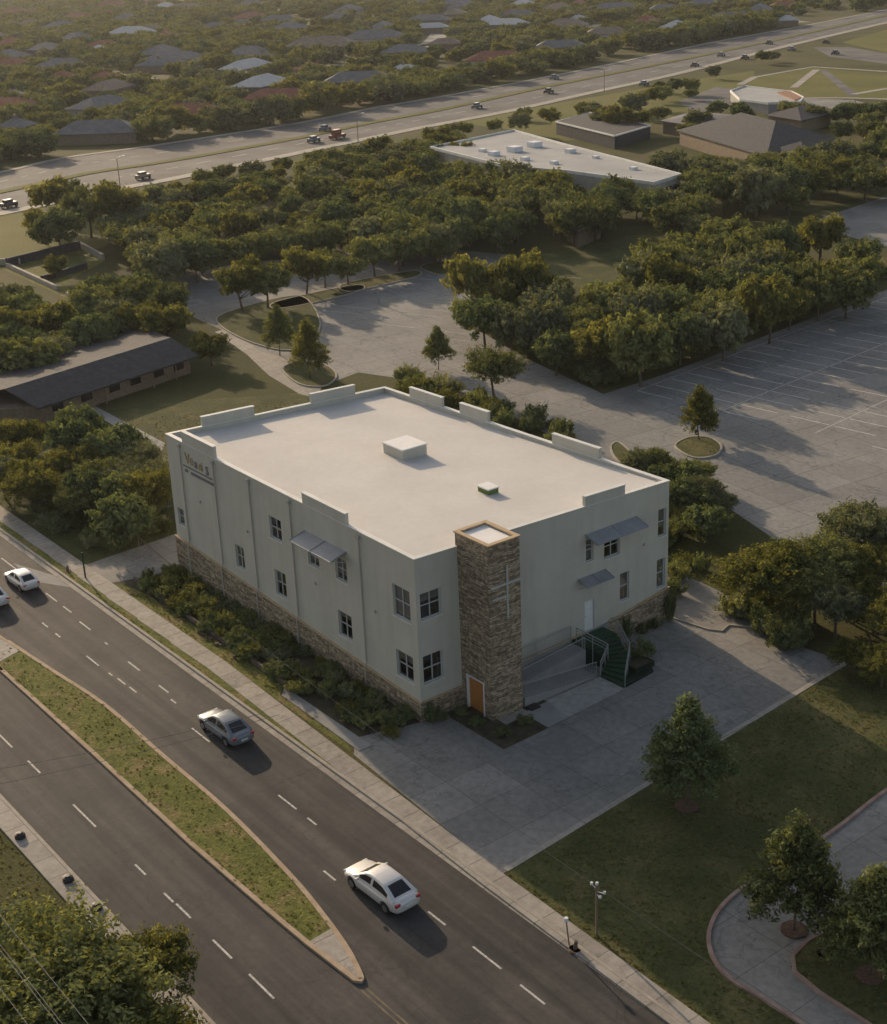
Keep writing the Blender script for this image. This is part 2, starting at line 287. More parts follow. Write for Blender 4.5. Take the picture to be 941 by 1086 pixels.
def strip(mb, line, w, z0, z1):
    "a raised band of width w along a ground line"
    L = [Vector(p[:2]) for p in line]; a = []; b = []
    for i, p in enumerate(L):
        d = (L[min(i+1, len(L)-1)]-L[max(i-1, 0)]).normalized(); n = Vector((-d.y, d.x))*w/2; a.append(p+n); b.append(p-n)
    for i in range(len(L)-1):
        mb.hexa(ccw([tuple(a[i]), tuple(a[i+1]), tuple(b[i+1]), tuple(b[i])]), [z0]*4, [z1]*4)
def sheet(name, ring, z, m, kind='structure'):
    mb = MB(); mb.sheet(ring, z); return tag(mb.build(name, m), kind=kind)
def inside(p, poly):
    x, y = p; c = False
    for i in range(len(poly)):
        (x0, y0), (x1, y1) = poly[i], poly[i-1]
        if (y0 > y) != (y1 > y) and x < (x1-x0)*(y-y0)/(y1-y0)+x0: c = not c
    return c
def dup(root, loc, rz=None, scale=None, label=None, group=None, mats=None):
    r = root.copy(); C.objects.link(r); r.location = loc
    if rz is not None: r.rotation_euler = (0, 0, rz)
    if scale is not None: r.scale = scale if isinstance(scale, tuple) else (scale,)*3
    if label: r['label'] = label
    if group: r['group'] = group
    for ch in root.children:
        c = ch.copy(); C.objects.link(c); c.parent = r
        for g in ch.children: d = g.copy(); C.objects.link(d); d.parent = c
    return r
# ------------------------------------------------------------------ the ground
sheet('ground', [(-2900, -900), (400, -900), (400, 1900), (-2900, 1900)], 0.0, M['ground'])
ROADX0, ROADX1 = -320, 90
YK = -7.35      # church side kerb
sheet('road_lawn_side', [(ROADX0, -23.0), (ROADX1, -23.0), (ROADX1, YK), (ROADX0, YK)], 0.004, M['asphalt']).name = 'road'
# verge + sidewalk on the church side
mb = MB(); mb.box(ROADX0, YK, -0.1, ROADX1, YK+0.22, 0.13)
tag(mb.build('kerb', M['kerb'], bevel=0.03), kind='structure')
mb = MB(); mb.box(ROADX0, YK-0.4, -0.1, ROADX1, YK-0.005, 0.012)
tag(mb.build('gutter', M['walk']), kind='structure')
def wy(x): return -5.15 if x < -15 else (-5.15-(x+15)*0.037 if x < 15 else -6.25-(x-15)*0.012)
xs = [ROADX0]+[x for x in range(-60, 91, 5)]
mb = MB()
for a, b in zip(xs, xs[1:]):
    mb.hexa([(a, wy(a)-1.35-0.1*(a < -15)), (b, wy(b)-1.35), (b, wy(b)), (a, wy(a))], [-0.1]*4, [0.11]*4)
tag(mb.build('sidewalk', M['walk']), kind='structure')
mb = MB()
for a, b in zip(xs, xs[1:]):
    mb.hexa([(a, YK+0.22), (b, YK+0.22), (b, wy(b)-1.34), (a, wy(a)-1.34)], [-0.1]*4, [0.09]*4)
tag(mb.build('verge', M['median']), kind='structure')
# median between the carriageways
up = [(-28, -15.0), (-22, -14.5), (-15.1, -13.9), (-7.4, -14.0), (0.4, -14.05), (8.0, -14.6), (12.0, -15.15), (14.6, -15.65), (16.3, -16.15), (16.9, -16.4)]
lo = [(16.7, -16.6), (13.0, -16.85), (9.8, -16.95), (1.8, -17.1), (-10.1, -17.0), (-24.7, -17.0), (-28, -17.0)]
ring = smooth_line(up, 4)+lo
mb = MB(); mb.prism(ring, -0.1, 0.12); tag(mb.build('median_strip', M['median']), kind='structure')
mb = MB(); strip(mb, smooth_line(up, 5)+lo, 0.26, -0.1, 0.145); tag(mb.build('median_kerb', M['kerb_tan']), kind='structure')
mb = MB(); mb.prism([(12.9, -15.42), (14.6, -15.75), (16.2, -16.2), (16.7, -16.45), (13.0, -16.75)], 0.0, 0.134); mb.prism([(-300, -16.9), (-25.2, -16.9), (-26, -14.9), (-28, -15.1), (-34, -15.5), (-60, -15.6), (-300, -15.6)], -0.1, 0.134)
tag(mb.build('median_paving', M['walk']), kind='structure')
mb = MB(); strip(mb, [(-300, -15.6), (-60, -15.6), (-34, -15.5), (-28, -15.05)], 0.2, -0.1, 0.145); strip(mb, [(-300, -17.0), (-24, -17.0)], 0.2, -0.1, 0.145)
tag(mb.build('median_kerb', M['kerb_tan']), kind='structure')
# far side sidewalk
mb = MB(); mb.box(ROADX0, -23.22, -0.1, ROADX1, -23.0, 0.13); tag(mb.build('kerb', M['kerb'], bevel=0.03), kind='structure')
mb = MB(); mb.box(ROADX0, -24.35, -0.1, ROADX1, -23.225, 0.115); tag(mb.build('sidewalk', M['walk']), kind='structure')
# lane markings
mb = MB()
def dash(x0, x1, y, w=0.11): mb.sheet([(x0, y-w/2), (x1, y-w/2), (x1, y+w/2), (x0, y+w/2)], 0.009)
for x0, x1, y in [(-42.6, -39.7, -9.5), (-33.9, -31.9, -9.6), (-30.8, -29.4, -9.6), (-27.6, -25.8, -9.8), (-23.3, -22.9, -9.9), (-19.6, -17.9, -10.0), (-15.2, -13.9, -10.0), (-13, -12.3, -10.3), (-8.9, -6.7, -11.05),
                  (1.0, 2.9, -11.0), (4.0, 4.9, -11.0), (8.6, 9.7, -13.0), (14.8, 16.2, -10.95), (18.3, 20.4, -10.95), (21.8, 23.5, -11.0), (26.5, 28.5, -11), (-48, -46, -9.5), (-54, -52, -9.5),
                  (-29.3, -28.3, -11.9), (-27, -26.2, -11.9), (-22.3, -20.4, -11.75), (-19, -18.5, -11.7), (-17.9, -16.8, -11.6), (-16.3, -15.3, -11.55),
                  (-17.5, -14.2, -20.4), (-12.1, -10.3, -20.3), (-5.9, -3.0, -20.25), (1.6, 2.8, -20.2), (4.8, 5.8, -20.2), (6.0, 7.5, -20.15), (9.7, 11.5, -20.15), (13.0, 15.2, -20.1), (18, 20, -20.1), (-24, -21, -20.4), (-31, -29, -20.4)]:
    dash(x0, x1, y)
tag(mb.build('lane_marking', M['paint']), kind='structure')
mb = MB(); strip(mb, [(17.3, -16.5), (24, -16.4), (60, -16.3)], 0.09, 0.006, 0.009); strip(mb, [(17.3, -16.75), (24, -16.7), (60, -16.7)], 0.09, 0.006, 0.009)
tag(mb.build('centre_line', M['worn_yellow']), kind='structure')
sheet('road_patch', [(-41.0, -9.2), (-36.5, -9.4), (-33.6, -7.78), (-36.5, -7.78)], 0.007, M['grey_conc'])
# ---- plaza and drive around the church
sheet('lawn', [(14.9, -5.9), (60, -7), (60, 40), (20, 40), (12.3, 25.0)], 0.006, M['lawn'])
sheet('plaza', [(0.3, -5.35), (14.9, -6.24), (12.35, 24.95), (8.6, 24.5), (6.6, 26.6), (-6, 27.4), (-6, 21.3), (0.0, 21.3), (0.0, 0.0), (-1.2, -4.2)], 0.010, M['drive'])
mb = MB(); strip(mb, [(14.75, -5.9), (12.3, 24.9)], 0.35, -0.05, 0.03); tag(mb.build('plaza_edging', M['walk']), kind='structure')
mb = MB(); strip(mb, [(0.4, 21.4), (3.2, 21.9), (4.0, 22.4), (3.7, 23.4), (5.3, 24.6), (6.7, 26.2)], 0.13, 0.0, 0.10); tag(mb.build('plaza_kerb', M['kerb']), kind='structure')
sheet('planting_bed', [(0.1, 1.6), (0.9, 1.55), (5.75, 1.6), (5.6, 7.1), (3.1, 7.25), (0.1, 7.2)], 0.018, M['soil'])
sheet('dark_paving', [(3.3, 5.2), (5.62, 5.2), (5.55, 7.2), (3.2, 7.3)], 0.024, M['grey_conc'])
sheet('pale_slab', [(3.1, 7.3), (5.5, 6.95), (5.3, 11.9), (3.1, 11.9)], 0.026, M['pale_slab'])
sheet('drive', [(-36.7, -5.1), (-32.2, -5.1), (-31.8, -4.0), (-30.75, -0.5), (-30.75, 3), (-37.4, 3.4)], 0.012, M['drive'])
sheet('planting_bed', [(-32.2, -5.12), (-15, -5.12), (0.1, -4.9), (-0.9, -4.3), (0.55, 0.0), (-30.6, 0), (-30.8, -0.6)], 0.007, M['soil'])
mb = MB(); mb.prism([(-9.4, -4.0), (-8.6, -4.75), (0.2, -4.9), (0.2, -3.9), (-1.0, -4.0)], 0.0, 0.05)
tag(mb.build('path', M['grey_conc']), kind='structure')
sheet('verge_lawn', [(-31.8, -5.13), (0.0, -5.3), (-1.0, -4.92), (-8.8, -4.78), (-9.6, -4.0), (-28, -4.0), (-31.2, -4.5)], 0.014, M['median'])
# left of the drive
sheet('lawn', [(-75, -5.1), (-36.8, -5.1), (-37.5, 3.3), (-33, 25), (-62, 33), (-70, 20), (-75, 5)], 0.005, M['lawn'])
# ---- parking lots behind
LOT = GP([(160, 298), (250, 280), (350, 270), (470, 264), (540, 270), (520, 300), (487, 345), (512, 353), (560, 381), (640, 418), (705, 397)])+[(-46.4, 109.3), (-30, 145), (90, 145), (40, 55), (12, 36), (-2, 36.5)]+GP([(760, 530), (690, 508), (640, 490), (540, 440), (430, 402), (380, 395), (335, 412), (290, 383), (240, 352), (205, 336)])
sheet('parking_lot', LOT, 0.008, M['lot'])
sheet('path', GP([(228, 352), (244, 348), (275, 372), (312, 382), (345, 405), (335, 422), (318, 418), (285, 398), (262, 376)]), 0.012, M['walk'])
def island(name, px, m='lawn', k='kerb', sm=True, raw=False):
    ring = px if raw else GP(px); ring = smooth_line([tuple(p) for p in ring], 4, True) if sm else ring
    a = MB(); a.prism(ring, -0.05, 0.11); tag(a.build(name, M[m]), kind='structure')
    b = MB(); strip(b, ring+[ring[0]], 0.18, -0.05, 0.15); tag(b.build('kerb', M[k]), kind='structure')
island('lot_island', [(233, 345), (238, 333), (300, 316), (326, 318), (340, 345), (325, 366), (300, 372), (262, 362)])
island('lot_island', [(290, 322), (330, 312), (378, 303), (384, 308), (340, 320), (295, 328)])
island('lot_island', [(362, 303), (400, 294), (440, 288), (444, 293), (405, 303), (370, 310)])
island('lot_island', [(446, 283), (480, 277), (482, 288), (466, 292)])
island('lot_island', [(300, 392), (318, 384), (345, 388), (357, 399), (345, 410), (318, 408)])
island('lot_island', [(716, 474), (730, 465), (752, 465), (765, 474), (758, 484), (735, 486)])
island('lot_island', [(648, 474), (656, 470), (668, 480), (676, 492), (664, 494), (652, 486)])
# stall lines of the big lot: rows running along the wood's edge
mb = MB(); e0 = Vector((-40.1, 53.6)); e1 = Vector((-46.4, 109.3)); ud = (e1-e0).normalized(); nd = Vector((ud.y, -ud.x))
for row in range(0, 5):
    for k in range(0, 30):
        if random.random() < 0.18: continue
        c = e0+ud*(3+k*2.75)+nd*(2.0+row*10.5)
        for sgn in ((1,) if row == 0 else (-1, 1)):
            p0 = c+nd*(0.25*sgn); p1 = c+nd*(sgn*4.6)
            strip(mb, [tuple(p0), tuple(p1)], 0.15, 0.012, 0.0135)
    strip(mb, [tuple(e0+ud*3+nd*(2+row*10.5)), tuple(e0+ud*82+nd*(2+row*10.5))], 0.1, 0.0137, 0.0142)
f0 = G(505, 350); f1 = G(555, 285)
for row in range(3):
    for k in range(13):
        c = Vector(G(350+row*55, 330+row*14)[:2])+Vector((-0.45, 1)).normalized()*k*2.8
        if random.random() < 0.2: continue
        strip(mb, [tuple(c), tuple(c+Vector((4.3, 1.9)))], 0.1, 0.012, 0.0135)
tag(mb.build('parking_lines', M['paint_faint']), kind='structure')
# ---- loop drive in the right foreground
loop = [(22.5, 60), (22.9, 22), (23.0, 14.6), (23.55, 8.9), (23.6, 3.4), (23.9, 0.4), (24.9, -1.8), (26.4, -3.1), (28.2, -3.55), (32.1, -3.4), (60, -3.4)]
ring = smooth_line(loop, 4)+[(60, 60)]
sheet('loop_drive', ring, 0.012, M['drive'])
mb = MB(); strip(mb, smooth_line(loop, 4), 0.2, -0.05, 0.13); tag(mb.build('kerb', M['kerb_red']), kind='structure')
island('lawn_island', [(28.55, 3.2), (28.35, 1.2), (28.6, -0.2), (29.4, -1.0), (31, -1.25), (60, -1.3), (60, 3.4), (30, 3.4)], 'lawn', 'kerb_red', False, True)
# ---- courtyard slab, far lots, lawns
sheet('lawn_far', GP([(555, 275), (600, 262), (700, 245), (740, 262), (690, 290), (640, 310), (590, 300)]), 0.005, M['lawn'])
sheet('lawn_far', GP([(800, 220), (850, 190), (941, 186), (990, 190), (990, 215), (875, 238), (850, 245)]), 0.006, M['lawn'])
sheet('far_lot', GP([(868, 232), (941, 208), (1010, 205), (1010, 280), (941, 262), (890, 248)]), 0.010, M['lot'])
sheet('open_grass', GP([(-40, 215), (0, 228), (70, 222), (120, 205), (160, 215), (110, 262), (20, 280), (-60, 290)]), 0.006, M['field'])
sheet('court_ground', GP([(0, 284), (85, 262), (112, 276), (70, 300), (83, 322)]), 0.008, M['median'])
sheet('open_grass', GP([(480, 130), (600, 108), (740, 84), (800, 75), (800, 110), (700, 130), (600, 150), (545, 138)]), 0.006, M['field'])
# ---- the highway
near = [(-260, 278), (-120, 250), (0, 227), (123, 201), (183, 190), (314, 163), (381, 149), (450, 135), (540, 118), (620, 100), (720, 78), (830, 50), (941, 24), (1010, 8)]
far = [(-260, 226), (-120, 204), (0, 183), (66, 168), (160, 155), (314, 131), (400, 114), (477, 101), (620, 74), (756, 45), (850, 28), (941, 10), (1010, -5)]
med = [(-260, 252), (-120, 225), (0, 204), (94, 184), (180, 171), (314, 147), (390, 131), (465, 117), (580, 92), (620, 84), (735, 61), (840, 39), (941, 16), (1010, 1)]
Ln, Lf, Lm = [smooth_line(GP(q), 4) for q in (near, far, med)]
mb = MB()
for a0, a1, b0, b1 in zip(Ln, Ln[1:], Lf, Lf[1:]): mb.sheet([a0, a1, b1, b0], 0.008)
tag(mb.build('highway', M['asphalt_far']), kind='structure')
mb = MB(); strip(mb, Ln, 3.4, -0.05, 0.10); strip(mb, Lf, 1.8, -0.05, 0.10); tag(mb.build('highway_sidewalk', M['walk']), kind='structure')
mb = MB(); strip(mb, Lm, 3.0, -0.05, 0.12); tag(mb.build('highway_median', M['field']), kind='structure')
mb = MB()
for t in (0.27, 0.75):
    L = [tuple(Vector(a)*(1-t)+Vector(b)*t) for a, b in zip(Ln, Lf)]
    for i in range(0, len(L)-1): strip(mb, [L[i], tuple(Vector(L[i])*0.6+Vector(L[i+1])*0.4)], 0.25, 0.012, 0.014)
tag(mb.build('highway_marking', M['paint']), kind='structure')
sheet('side_road', GP([(862, 50), (900, 50), (960, 60), (1010, 68), (1010, 82), (941, 68), (880, 60)]), 0.012, M['asphalt_far'])
sheet('open_grass', GP([(893, 45), (960, 26), (1020, 14), (1020, 60), (950, 58)]), 0.009, M['field'])
# green plaza with white paths beyond the hip roofed building
gp = GP([(778, 92), (795, 84), (862, 72), (960, 80), (1000, 84), (1000, 108), (900, 104), (860, 104)])
sheet('green_plaza', gp, 0.010, M['field'])
mb = MB()
for ln in ([(785, 90), (800, 82), (862, 71), (990, 79)], [(842, 93), (866, 74)], [(785, 92), (850, 104), (900, 104), (1000, 107)], [(905, 100), (941, 94), (990, 88)]):
    strip(mb, GP(ln), 2.2, -0.05, 0.05)
tag(mb.build('plaza_path', M['walk']), kind='structure')
sheet('plaza_path', GP([(868, 74), (876, 74), (912, 101), (900, 102)]), 0.03, M['asphalt_far'])
sheet('far_lot', GP([(850, 104), (905, 106), (925, 112), (900, 118), (860, 112)]), 0.012, M['lot'])
sheet('far_lot', GP([(720, 108), (760, 92), (785, 95), (775, 112), (740, 122)]), 0.012, M['asphalt_far'])
# suburb streets
street_pts = []
mb = MB()
for ln, w in (([(20, 62), (80, 74), (150, 84), (240, 98)], 9), ([(60, 98), (110, 100), (150, 112)], 8), ([(180, 66), (330, 58), (470, 46), (640, 26)], 9), ([(0, 58), (60, 52), (180, 36), (300, 28)], 9),
              ([(270, 90), (330, 78), (360, 68)], 8), ([(620, 36), (700, 16), (760, 4)], 9), ([(140, 14), (300, 10), (520, 2)], 9), ([(430, 60), (455, 48), (470, 30), (480, 12)], 8), ([(700, 8), (780, 16), (850, 24)], 9)):
    strip(mb, smooth_line(GP(ln), 4), w, -0.05, 0.03); SL = smooth_line(GP(ln), 30); street_pts += SL
tag(mb.build('suburb_street', M['street']), kind='structure')
sheet('path', GP([(80, 428), (92, 426), (175, 470), (172, 478), (160, 474)]), 0.014, M['grey_conc'])
sheet('path', GP([(163, 398), (188, 392), (194, 396), (170, 404)]), 0.014, M['grey_conc'])
# ------------------------------------------------------------------ the church
church = empty('church_building', (0, 0, 0), 'two storey pale stucco church with flat cream roof, stone base and square stone tower', 'church')
PL, PF, PR, PK = Vector((-30.6, 0)), Vector((-0.1, 0)), Vector((0.0, 21.2)), Vector((-31.0, 20.2))
ZL, ZF, ZR, ZK = 11.02, 10.78, 10.12, 10.1
def lin(pts):
    def f(u):
        for (a, za), (b, zb) in zip(pts, pts[1:]):
            if u <= b: return za+(zb-za)*(u-a)/(b-a)
        return pts[-1][1]
    return f
def facade(mb, P0, P1, zb, zt, ops, extra=(), depth=0.3):
    "wall face with real openings; ops are (u0,u1,z0,z1) in metres along the wall, outward normal is to the right of P0->P1"
    d = (P1-P0); L = d.length; d.normalize(); n = Vector((d.y, -d.x))
    def W(u, z, k=0.0): p = P0+d*u-n*k; return (p.x, p.y, z)
    us = sorted(set([0, L]+[x for o in ops for x in o[:2]]+list(extra)))
    for a, b in zip(us, us[1:]):
        m = (a+b)/2; col = sorted([o for o in ops if o[0] <= m <= o[1]], key=lambda o: o[2])
        lo = (zb(a+1e-6), zb(b-1e-6))
        for o in col:
            mb.add([W(a, lo[0]), W(b, lo[1]), W(b, o[2]), W(a, o[2])], [(0, 1, 2, 3)]); lo = (o[3], o[3])
        mb.add([W(a, lo[0]), W(b, lo[1]), W(b, zt(b)), W(a, zt(a))], [(0, 1, 2, 3)])
    for u0, u1, z0, z1 in ops:
        for q in (((u0, z0), (u1, z0)), ((u1, z0), (u1, z1)), ((u1, z1), (u0, z1)), ((u0, z1), (u0, z0))):
            (a, za), (b, zb_) = q; mb.add([W(a, za), W(b, zb_), W(b, zb_, depth), W(a, za, depth)], [(0, 1, 2, 3)])
    return W
LW = 30.5
winL = [(-30.05, -29.1, 4.05, 5.4), (-16.5, -15.0, 7.15, 8.75), (-21.65, -20.45, 3.3, 5.05), (-16.4, -15.0, 2.95, 4.85), (-11.85, -10.55, 6.7, 8.0), (-8.65, -7.35, 6.75, 8.3), (-8.75, -7.2, 2.7, 4.5), (-2.45, -0.72, 6.4, 8.5), (-2.45, -0.72, 2.3, 4.1)]
winR = [(0.3, 1.85, 6.7, 8.45), (0.3, 1.8, 2.4, 4.3), (13.64, 14.3, 6.45, 8.0), (15.25, 16.65, 6.2, 7.75), (16.7, 17.56, 2.65, 4.7), (20.2, 20.95, 6.3, 8.3), (20.15, 20.95, 2.5, 4.65)]
doorR = (13.46, 14.4, 1.52, 3.72)
oL = [(a+30.6, b+30.6, c, d) for a, b, c, d in winL]
baseL = lin([(0, 2.87), (30.5, 1.28)]); topL = lin([(0, ZL), (30.5, ZF)])
baseR = lin([(0, 1.28), (8, 1.32), (14.8, 1.5), (16.8, 1.70), (21.2, 2.32)]); topR = lin([(0, ZF), (21.2, ZR)])
mb = MB()
WL = facade(mb, PL, PF, baseL, topL, oL)
WR = facade(mb, PF, PR, baseR, topR, winR+[doorR], extra=(8, 14.8, 16.8))
WB1 = facade(mb, PR, PK, lin([(0, 0), (40, 0)]), lin([(0, ZR), (31.02, ZK)]), [(4, 5.5, 6, 7.6), (12, 13.5, 6, 7.6), (20, 21.5, 6, 7.6)])
WB2 = facade(mb, PK, PL, lin([(0, 0), (40, 0)]), lin([(0, ZK), (20.2, ZL)]), [(6, 7.5, 6, 7.6), (13, 14.5, 6, 7.6)])
mb.build('wall', M['stucco'], church)
# stone base, 12 cm proud, with sill ledge
def band(name, P0, P1, zf, u0, u1, m, t=0.12, z0=0.0, brk=()):
    d = (P1-P0).normalized(); n = Vector((d.y, -d.x)); q = MB(); us = sorted([u0, u1]+[b for b in brk if u0 < b < u1])
    for a, b in zip(us, us[1:]):
        r = [P0+d*a-n*0.02, P0+d*a+n*t, P0+d*b+n*t, P0+d*b-n*0.02]
        q.hexa([tuple(v) for v in r], [z0]*4, [zf(a), zf(a), zf(b), zf(b)])
    return q.build(name, m, church)
band('stone_base', PL, PF, baseL, -0.12, 30.62, M['stone'])
band('stone_base', PF, PR, baseR, 0.01, 3.2, M['stone'], 0.118)
band('foundation_wall', PF, PR, baseR, 5.6, 15.6, M['grey_conc'], 0.10, brk=(8, 14.8))
band('stone_base', PF, PR, baseR, 15.6, 21.34, M['stone'], 0.12, brk=(16.8,))
def ledge(P0, P1, zf, u0, u1, m=None, w=0.17, h=0.07, brk=()):
    d = (P1-P0).normalized(); n = Vector((d.y, -d.x)); q = MB(); us = sorted([u0, u1]+list(brk))
    for a, b in zip(us, us[1:]):
        r = [P0+d*a+n*0.003, P0+d*a+n*w, P0+d*b+n*w, P0+d*b+n*0.003]
        q.hexa([tuple(v) for v in r], [zf(a)+.002, zf(a)+.002, zf(b)+.002, zf(b)+.002], [zf(a)+h, zf(a)+h, zf(b)+h, zf(b)+h])
    return q.build('base_ledge', m or M['trim_tan'], church)
ledge(PL, PF, baseL, -0.15, 30.6)
ledge(PF, PR, baseR, 0.18, 3.15); ledge(PF, PR, baseR, 5.65, 13.35, brk=(8,)); ledge(PF, PR, baseR, 15.6, 21.3, brk=(16.8,))
# roof deck, parapet inner faces and coping
mb = MB(); rz = (ZL-0.30, ZF-0.07, ZR-0.16, ZK-0.42); c4 = (PL, PF, PR, PK); cen = [(a*0.992+Vector((-15.4, 10.3))*0.008) for a in c4]
N = 12
def bil(u, v, k): return (cen_(u, v, 0), cen_(u, v, 1), ((1-u)*(1-v)*rz[0]+u*(1-v)*rz[1]+u*v*rz[2]+(1-u)*v*rz[3]))
def cen_(u, v, a): return (1-u)*(1-v)*c4[0][a]+u*(1-v)*c4[1][a]+u*v*c4[2][a]+(1-u)*v*c4[3][a]
vs = [bil(i/N, j/N, 0) for j in range(N+1) for i in range(N+1)]
mb.add(vs, [(j*(N+1)+i, j*(N+1)+i+1, (j+1)*(N+1)+i+1, (j+1)*(N+1)+i) for j in range(N) for i in range(N)])
mb.build('roof', M['roof'], church)
zc = dict(L=ZL, F=ZF, R=ZR, K=ZK)
edges = {'LF': (PL, PF, ZL, ZF), 'FR': (PF, PR, ZF, ZR), 'RK': (PR, PK, ZR, ZK), 'KL': (PK, PL, ZK, ZL)}
mb = MB(); mc = MB()
for k, (a, b, za, zb) in edges.items():
    d = (b-a).normalized(); n = Vector((-d.y, d.x)); tin = 0.26
    r = [a+n*0.015+d*0.02, b+n*0.015-d*0.02, b+n*tin-d*0.27, a+n*tin+d*0.27]
    mb.hexa([tuple(v) for v in r], [za-.8, zb-.8, zb-.8, za-.8], [za-.003, zb-.003, zb-.003, za-.003])
    r = [a-n*0.04-d*0.04, b-n*0.04+d*0.04, b+n*0.3-d*0.3, a+n*0.3+d*0.3]
    mc.hexa([tuple(v) for v in r], [za, zb, zb, za], [za+.05, zb+.05, zb+.05, za+.05])
mb.build('parapet', M['stucco'], church); mc.build('coping', M['coping'], church)
def fin(edge, u0, u1, h):
    a, b, za, zb = edges[edge]; d = b-a; L = d.length; d.normalize(); n = Vector((-d.y, d.x)); f = lambda u: za+(zb-za)*u/L
    q = MB(); r = [a+d*u0-n*0.03, a+d*u1-n*0.03, a+d*u1+n*0.24, a+d*u0+n*0.24]
    q.hexa([tuple(v) for v in r], [f(u0)+.052, f(u1)+.052, f(u1)+.052, f(u0)+.052], [f(u0)+h, f(u1)+h, f(u1)+h, f(u0)+h])
    o = q.build('raised_parapet', M['stucco'], church)
    q = MB(); r = [a+d*(u0-.04)-n*0.06, a+d*(u1+.04)-n*0.06, a+d*(u1+.04)+n*0.27, a+d*(u0-.04)+n*0.27]
    q.hexa([tuple(v) for v in r], [f(u0)+h, f(u1)+h, f(u1)+h, f(u0)+h], [f(u0)+h+.05]*1+[f(u1)+h+.05]*2+[f(u0)+h+.05]); q.build('fin_cap', M['coping'], o)
def proj_u(edge, px, py):
    a, b, za, zb = edges[edge]; best = min(((Vector(G(px, py, za+(zb-za)*t/200)[:2])-(a+(b-a)*t/200)).length, t) for t in range(201)); return best[1]/200*(b-a).length
for edge, p0, p1, h in (('KL', (330, 428), (380, 420), 0.75), ('KL', (217, 454), (272, 442), 0.75), ('RK', (635, 487), (586, 471), 0.75), ('RK', (521, 447), (488, 438), 0.8), ('RK', (471, 431), (433, 421), 0.75),
                        ('FR', (618, 537), (660, 524), 0.68), ('LF', (320, 534), (368, 557), 0.75), ('LF', (193, 470), (225, 487), 0.85)):
    u = sorted((proj_u(edge, *p0), proj_u(edge, *p1))); fin(edge, u[0], u[1], h)
# skylight boxes on the roof
def roofz(x, y): u = (x+30.6)/30.5; v = y/20.8; return (1-u)*(1-v)*rz[0]+u*(1-v)*rz[1]+u*v*rz[2]+(1-u)*v*rz[3]
for (x0, y0, x1, y1, h, body, lid) in ((-17.7, 10.5, -15.35, 12.6, 0.75, M['stucco'], M['roof_white']), (-7.05, 10.5, -5.95, 11.35, 0.35, mat('green_curb', (0.12, 0.17, 0.05), 0.8), M['roof_white'])):
    z = roofz((x0+x1)/2, (y0+y1)/2); q = MB(); q.box(x0, y0, z-.1, x1, y1, z+h); o = q.build('roof_hatch', body, church)
    q = MB(); q.box(x0-.06, y0-.06, z+h, x1+.06, y1+.06, z+h+.09); q.build('hatch_lid', lid, o)
# windows
def window(W, u0, u1, z0, z1, blind=0.0, cross=True, side=None):
    f = 0.07; q = MB()
    def bx(a, b, c, d, k0=0.20, k1=0.11, mbx=None):
        P = [W(a, c, k1), W(b, c, k1), W(b, d, k1), W(a, d, k1), W(a, c, k0), W(b, c, k0), W(b, d, k0), W(a, d, k0)]
        (mbx or q).add(P, [(0, 1, 2, 3), (7, 6, 5, 4), (0, 4, 5, 1), (1, 5, 6, 2), (2, 6, 7, 3), (3, 7, 4, 0)])
    bx(u0, u0+f, z0, z1); bx(u1-f, u1, z0, z1); bx(u0+f, u1-f, z0, z0+f); bx(u0+f, u1-f, z1-f, z1)
    um = (u0+u1)/2; zm = z0+(z1-z0)*0.52
    if cross:
        if u1-u0 > 1.0: bx(um-.03, um+.03, z0+f, z1-f, 0.19, 0.12)
        bx(u0+f, u1-f, zm-.03, zm+.03, 0.185, 0.125)
    win = q.build('window', M['frame'], church)
    q = MB(); q.add([W(u0+f*.8, z0+f*.8, 0.16), W(u1-f*.8, z0+f*.8, 0.16), W(u1-f*.8, z1-f*.8, 0.16), W(u0+f*.8, z1-f*.8, 0.16)], [(0, 1, 2, 3)]); q.build('pane', M['glass'], win)
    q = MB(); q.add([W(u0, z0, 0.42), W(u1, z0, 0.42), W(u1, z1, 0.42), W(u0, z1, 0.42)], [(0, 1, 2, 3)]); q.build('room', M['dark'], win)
    if blind:
        zt = z1-f; zb = zt-(z1-z0-2*f)*blind; a, b = u0+f, u1-f
        if side == 'l': b = um
        q = MB(); q.add([W(a, zb, 0.22), W(b, zb, 0.22), W(b, zt, 0.22), W(a, zt, 0.22)], [(0, 1, 2, 3)]); q.build('blind', M['blind'], win)
    q = MB(); P = [W(u0-.05, z0-.06, -.05), W(u1+.05, z0-.06, -.05), W(u1+.05, z0-.003, -.05), W(u0-.05, z0-.003, -.05), W(u0-.05, z0-.06, .1), W(u1+.05, z0-.06, .1), W(u1+.05, z0-.003, .1), W(u0-.05, z0-.003, .1)]
    q.add(P, [(0, 1, 2, 3), (7, 6, 5, 4), (0, 4, 5, 1), (1, 5, 6, 2), (2, 6, 7, 3), (3, 7, 4, 0)]); q.build('sill', M['coping'], win)
for i, (o, bl, sd) in enumerate(zip(oL, (0.9, 0.35, 0.95, 0.5, 0.8, 0.8, 0.25, 0.95, 0.35), (None, 'l', None, 'l', None, None, None, None, None))): window(WL, *o, blind=bl, side=sd)
for o, bl in zip(winR, (0.35, 0.0, 0.95, 0.3, 0.6, 0.7, 1.0)): window(WR, *o, blind=bl)
for o in [(4, 5.5, 6, 7.6), (12, 13.5, 6, 7.6), (20, 21.5, 6, 7.6)]: window(WB1, *o, blind=0.4)
for o in [(6, 7.5, 6, 7.6), (13, 14.5, 6, 7.6)]: window(WB2, *o, blind=0.4)
